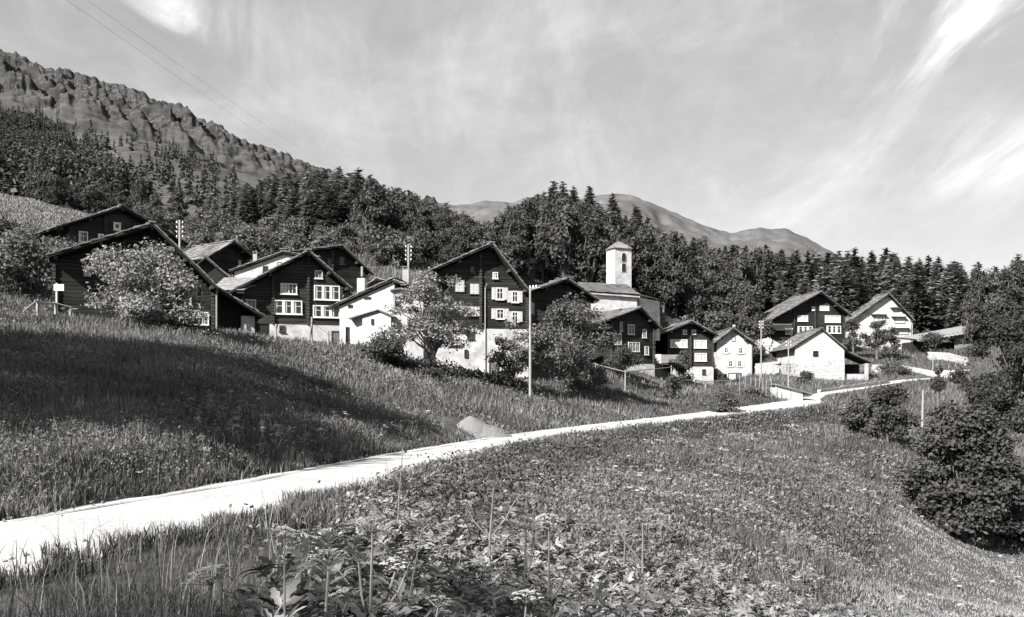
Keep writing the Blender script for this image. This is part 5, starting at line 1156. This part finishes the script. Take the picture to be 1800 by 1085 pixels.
# lobed hogweed leaves: blade of five toothed leaflets
def hog_leaf_mesh(seed, L=.46):
    r = np.random.default_rng(seed); V = []; Fc = []
    def leaflet(o, d, ln, w):
        d = d / np.linalg.norm(d); s = np.array([-d[1], d[0], 0.]); b = len(V); ts = np.linspace(0, 1, 7)
        for i, t in enumerate(ts):
            ww = w * math.sin(math.pi * min(1, t * .88 + .09)) ** .8 * (1.0 if i % 2 else .58); z = .10 * ln * math.sin(t * 2.6) - .12 * ln * t * t
            p = np.array(o) + d * ln * t; V.append(p - s * ww + (0, 0, z + .06 * ww)); V.append(p + (0, 0, z - .03 * ln)); V.append(p + s * ww + (0, 0, z + .06 * ww))
        for i in range(6):
            q = b + i * 3; Fc.append((q, q + 1, q + 4, q + 3)); Fc.append((q + 1, q + 2, q + 5, q + 4))
    leaflet((0, L * .55, 0), np.array([0, 1, 0.]), L * .5, L * .12)
    for s in (-1, 1):
        leaflet((0, L * .50, 0), np.array([s * .8, .62, 0.]), L * .45, L * .085); leaflet((0, L * .25, 0), np.array([s * 1, .35, 0.]), L * .38, L * .075)
    b = len(V); V.extend([np.array([-.006, -.1 * L, -.02]), np.array([.006, -.1 * L, -.02]), np.array([.005, L * .6, .0]), np.array([-.005, L * .6, .0])]); Fc.append((b, b + 1, b + 2, b + 3))
    return np.array(V), Fc
HL = [hog_leaf_mesh(i) for i in range(4)]
def rot_basis(az, pitch, roll, r=None):
    return np.array(Matrix.Rotation(az, 3, 'Z') @ Matrix.Rotation(pitch, 3, 'X') @ Matrix.Rotation(roll, 3, 'Y'))
def leaves_joined(name, specs, m):
    """specs: (variant, base, az, pitch, roll, scale)"""
    Vs = []; Fq = []; b = 0
    for v_, p, az, pi, ro, s in specs:
        V, Fc = HL[v_]; R = rot_basis(az, pi, ro); Vs.append((V * s) @ R.T + p); Fq.append(np.array(Fc) + b); b += len(V)
    return mesh_np(name, np.concatenate(Vs), [np.concatenate(Fq)], M[m])
r_ = np.random.default_rng(21)
specs = []
x, y = scatter(1750, -.28, .42, 3.2, 18, 15); off, _, hw = road_info(x, y); k = (off > hw + .9) & (vnoise(x * 1.0, y * 1.0, 31) > .36 - .08 * (x > 0)) & (x > -.1 * y - .85); x, y = x[k], y[k]; Z = ground(x, y)
for a, b, z in zip(x, y, Z):
    nl = r_.integers(6, 13); h = r_.uniform(.5, 1.1) * min(1, .45 + b * .06)
    for j in range(nl):
        specs.append((int(r_.integers(4)), np.array([a + r_.normal() * .08, b + r_.normal() * .08, z + h * (1 - .65 * r_.random() ** 1.6)]), r_.uniform(0, 6.28), r_.uniform(-.5, .8), r_.normal() * .45, r_.uniform(.22, .62)))
print('hogweed leaves', len(specs))
kind(obj('hogweed_leaves', leaves_joined('hogweed_leaves', specs, 'weed')), 'stuff')

# flowering hogweeds, each a plant of its own
def umbel_mesh(seed, R=.085, n=17):
    r = np.random.default_rng(seed); f = MB(); st = MB()
    for i in range(n):
        rr_ = R * math.sqrt((i + .5) / n); a = i * 2.4 + r.uniform(-.2, .2); p = np.array([rr_ * math.cos(a), rr_ * math.sin(a), .065 - .9 * rr_ ** 2 / R * .35 + r.uniform(-.004, .004)])
        st.tube([(0, 0, 0), p * np.array([.6, .6, .62]), p], .0016, 3, cap=False)
        s = R * .21
        for q in range(6):
            b = r.uniform(0, 6.28); o = p + np.array([math.cos(b), math.sin(b), 0]) * s * (.25 + .65 * r.random()); e = s * r.uniform(.32, .5); t = r.uniform(0, 1.5); zt = r.uniform(-.004, .004)
            i0 = f.pts([o + (e * math.cos(t + k_ * 1.2566), e * math.sin(t + k_ * 1.2566), zt + .003) for k_ in range(5)] ); f.poly.append(tuple(range(i0, i0 + 5)))
    return f.mesh('umbel', M['umbel']), st.mesh('umbel_rays', M['weedstem'])
UM = [umbel_mesh(i) for i in range(4)]
ldn = [leaves_joined('leaf_%d' % i, [(i, np.zeros(3), 0, 0, 0, 1)], 'weed') for i in range(4)]
for m_ in ldn: m_.name = 'leaf'
def hogweed(px, py, d, label, seed, lean=0.0, umbels=1, s=1.0, leaves=4, group=None):
    """px, py: where the main flower head sits"""
    r = random.Random(seed); top = P(px, py, d); g0 = np.array([top[0] - lean, d, 0]); g0[2] = g1(g0[0], d); h = max(.35, top[2] - g0[2])
    root = empty('hogweed', tuple(g0)); tag(root, label, 'flowering plant', group)
    tp = np.array([lean, 0, h - .06 * s]); node = np.array([lean * .45 + r.uniform(-.04, .04), r.uniform(-.04, .04), h * r.uniform(.5, .68)])
    st = MB(); st.tube([(0, 0, -.05), (lean * .2, 0, h * .3), node, tp], [.011 * s + .002, .010 * s, .008 * s, .005 * s], 6)
    heads = [(tp, 1.0)]
    for u in range(umbels - 1):
        a = r.uniform(0, 6.28); L = h * r.uniform(.25, .36); e = node + np.array([math.cos(a) * L * .6, math.sin(a) * L * .4, L * r.uniform(.7, 1.0)]); st.tube([node, (node + e) / 2 + np.array([math.cos(a) * .04, 0, .01]), e], [.006 * s, .005 * s, .004 * s], 5); heads.append((e, r.uniform(.55, .85)))
    st.build('stem', M['weedstem'], root)
    for p, q in heads:
        k_ = r.randrange(4); f = obj('umbel', UM[k_][0], root); f.location = tuple(p); f.scale = (s * q,) * 3; f.rotation_euler = (r.uniform(-.25, .25), r.uniform(-.25, .25), r.uniform(0, 6)); rr2 = obj('rays', UM[k_][1], f)
    for j in range(leaves + 2):
        t = r.uniform(.1, .62); p = np.array([lean * t * .6, 0, h * t]); l = obj('leaf', ldn[r.randrange(4)], root); l.location = tuple(p); l.rotation_euler = Matrix(rot_basis(r.uniform(0, 6.28), r.uniform(.1, .8), r.uniform(-.3, .3))).to_euler(); sc_ = s * r.uniform(.3, .6); l.scale = (sc_,) * 3
    return root
hogweed(372, 1000, 4.6, 'hogweed with a side-tilted flower head at the lower left of the foreground', 1, .06, 1, 1.3, 5)
hogweed(655, 912, 5.0, 'tallest foreground hogweed with several white umbels seen against the verge grass', 2, .1, 4, 1.2, 4)
hogweed(742, 913, 5.6, 'thin stemmed hogweed with one small flat flower head right of the tallest one', 3, .12, 2, .8, 2)
hogweed(578, 970, 4.4, 'hogweed with spoked half open umbel left of the tallest foreground one', 4, .0, 2, 1.0, 5)
hogweed(708, 779, 12.5, 'lone hogweed whose flower head stands out against the white road', 5, .10, 1, 1.2, 3)
hogweed(500, 930, 4.2, 'budding hogweed with upright leaves between the two leftmost flowers', 6, .05, 1, .7, 6)
hogweed(868, 842, 10.5, 'hogweed with a wide white head at the top of the dark herb patch', 7, .05, 3, 1.5, 4)
hogweed(935, 850, 10.8, 'hogweed rising right of the wide white head at the top of the herb patch', 8, -.08, 2, 1.1, 3)
hogweed(965, 908, 8.2, 'hogweed with the brightest flat umbel in the middle of the herb patch', 9, .0, 2, 1.4, 5)
hogweed(925, 915, 7.6, 'hogweed with paired umbels just left of the brightest flat one', 10, .04, 2, 1.2, 5)
hogweed(1130, 905, 11.5, 'hogweed with a broad ragged umbel alone on the open bank', 11, .0, 3, 1.5, 3)
hogweed(1100, 898, 12.2, 'smaller hogweed behind the broad ragged umbel on the open bank', 12, .03, 2, 1.2, 3)
hogweed(925, 1042, 4.8, 'hogweed with a low white flower head near the bottom edge of the picture', 13, .02, 1, .9, 5)
hogweed(770, 1050, 4.4, 'leafy hogweed with a half hidden flower at the bottom edge', 14, .05, 1, .8, 6)
rr = np.random.default_rng(33); n_ = 0
while n_ < 46:
    px, py, d = rr.uniform(690, 1560), 0, math.exp(rr.uniform(math.log(9), math.log(34))); x = (px - 900) / F * d; off, _, hw = road_info([x], [d])
    if off[0] < hw[0] + .6: continue
    g = g1(x, d); h = rr.uniform(.55, .95); py = HZ - (g + h) * F / d
    if py < 775 or py > 1080: continue
    hogweed(px, py, d, 'white flowering hogweed scattered over the herb bank right of the road', 100 + n_, rr.normal() * .05, int(rr.integers(1, 4)), rr.uniform(1.0, 1.6), 3, 'hogweeds scattered over the bank'); n_ += 1
n_ = 0
while n_ < 40:
    px, d = rr.uniform(330, 720), rr.uniform(26, 40); x = (px - 900) / F * d; off, _, hw = road_info([x], [d])
    if off[0] > -hw[0] - .5 or off[0] < -hw[0] - 5: continue
    g = g1(x, d); h = rr.uniform(.6, 1.0); py = HZ - (g + h) * F / d
    hogweed(px, py, d, 'white flowering hogweed in the row along the far side of the road', 200 + n_, rr.normal() * .05, int(rr.integers(1, 3)), rr.uniform(1.2, 1.7), 3, 'hogweeds along the far side of the road'); n_ += 1
# far pale flower heads in the meadows
def far_umbels(n, u0, u1, d0, d1, side, seed, thr):
    r = np.random.default_rng(seed); x, y = scatter(n, u0, u1, d0, d1, seed); off, _, hw = road_info(x, y); k = allowed(x, y, .5) & (off * side > 0) & (vnoise(x * .2, y * .2, seed) > thr); x, y = x[k], y[k]
    X = np.repeat(x, 4) + r.normal(size=len(x) * 4) * .07; Y = np.repeat(y, 4) + r.normal(size=len(x) * 4) * .07; Z = ground(X, Y) + np.repeat(r.uniform(.45, .95, len(x)), 4) + r.normal(size=len(X)) * .02
    nrm = unit(len(X), r) * .25 + np.array([0, 0, 1]); nrm /= np.linalg.norm(nrm, axis=1)[:, None]; s = r.uniform(.035, .075, len(X)) * (1 + Y / 60); u, v = leaf_axes(nrm, r, s, s * .9); return rhombi(np.stack([X, Y, Z], 1), u, v)
parts = [far_umbels(300, -.1, .6, 26, 100, 1, 41, .5), far_umbels(260, -.55, .1, 40, 85, -1, 42, .62)]; b = len(parts[0][0])
kind(obj('meadow_flowers', mesh_np('meadow_flowers', np.concatenate([parts[0][0], parts[1][0]]), [parts[0][1], parts[1][1] + b], M['umbel'])), 'stuff')
# pebbles along the road edge
def pebbles():
    r = np.random.default_rng(8); S = MB()
    for i in range(800):
        t = r.random() ** 1.6 * (len(RC) * .45); j = int(t); s = r.choice([-1, 1]); o = s * (RHALF[j] - abs(r.normal()) * .5 + .1); p = RC[j, :2] + RN[j] * o + RT[j] * r.uniform(-.6, .6); z = RC[j, 2] + .02; e = r.uniform(.012, .04); u = unit(2, r); w = np.cross(u[0], u[1]); w /= np.linalg.norm(w); v = np.cross(u[0], w); S.obox((p[0], p[1], z), u[0] * e, v * e * .8, w * e * .7)
    return kind(S.build('road_pebbles', M['gravel']), 'stuff')
pebbles()
print('tris', sum(len(o.data.loop_triangles) if o.data.loop_triangles else sum(len(p.vertices) - 2 for p in o.data.polygons) if len(o.data.polygons) < 20000 else len(o.data.polygons) * 2 for o in {o.data.name: o for o in SC.objects if o.type == 'MESH'}.values()), 'objects', len(SC.objects))
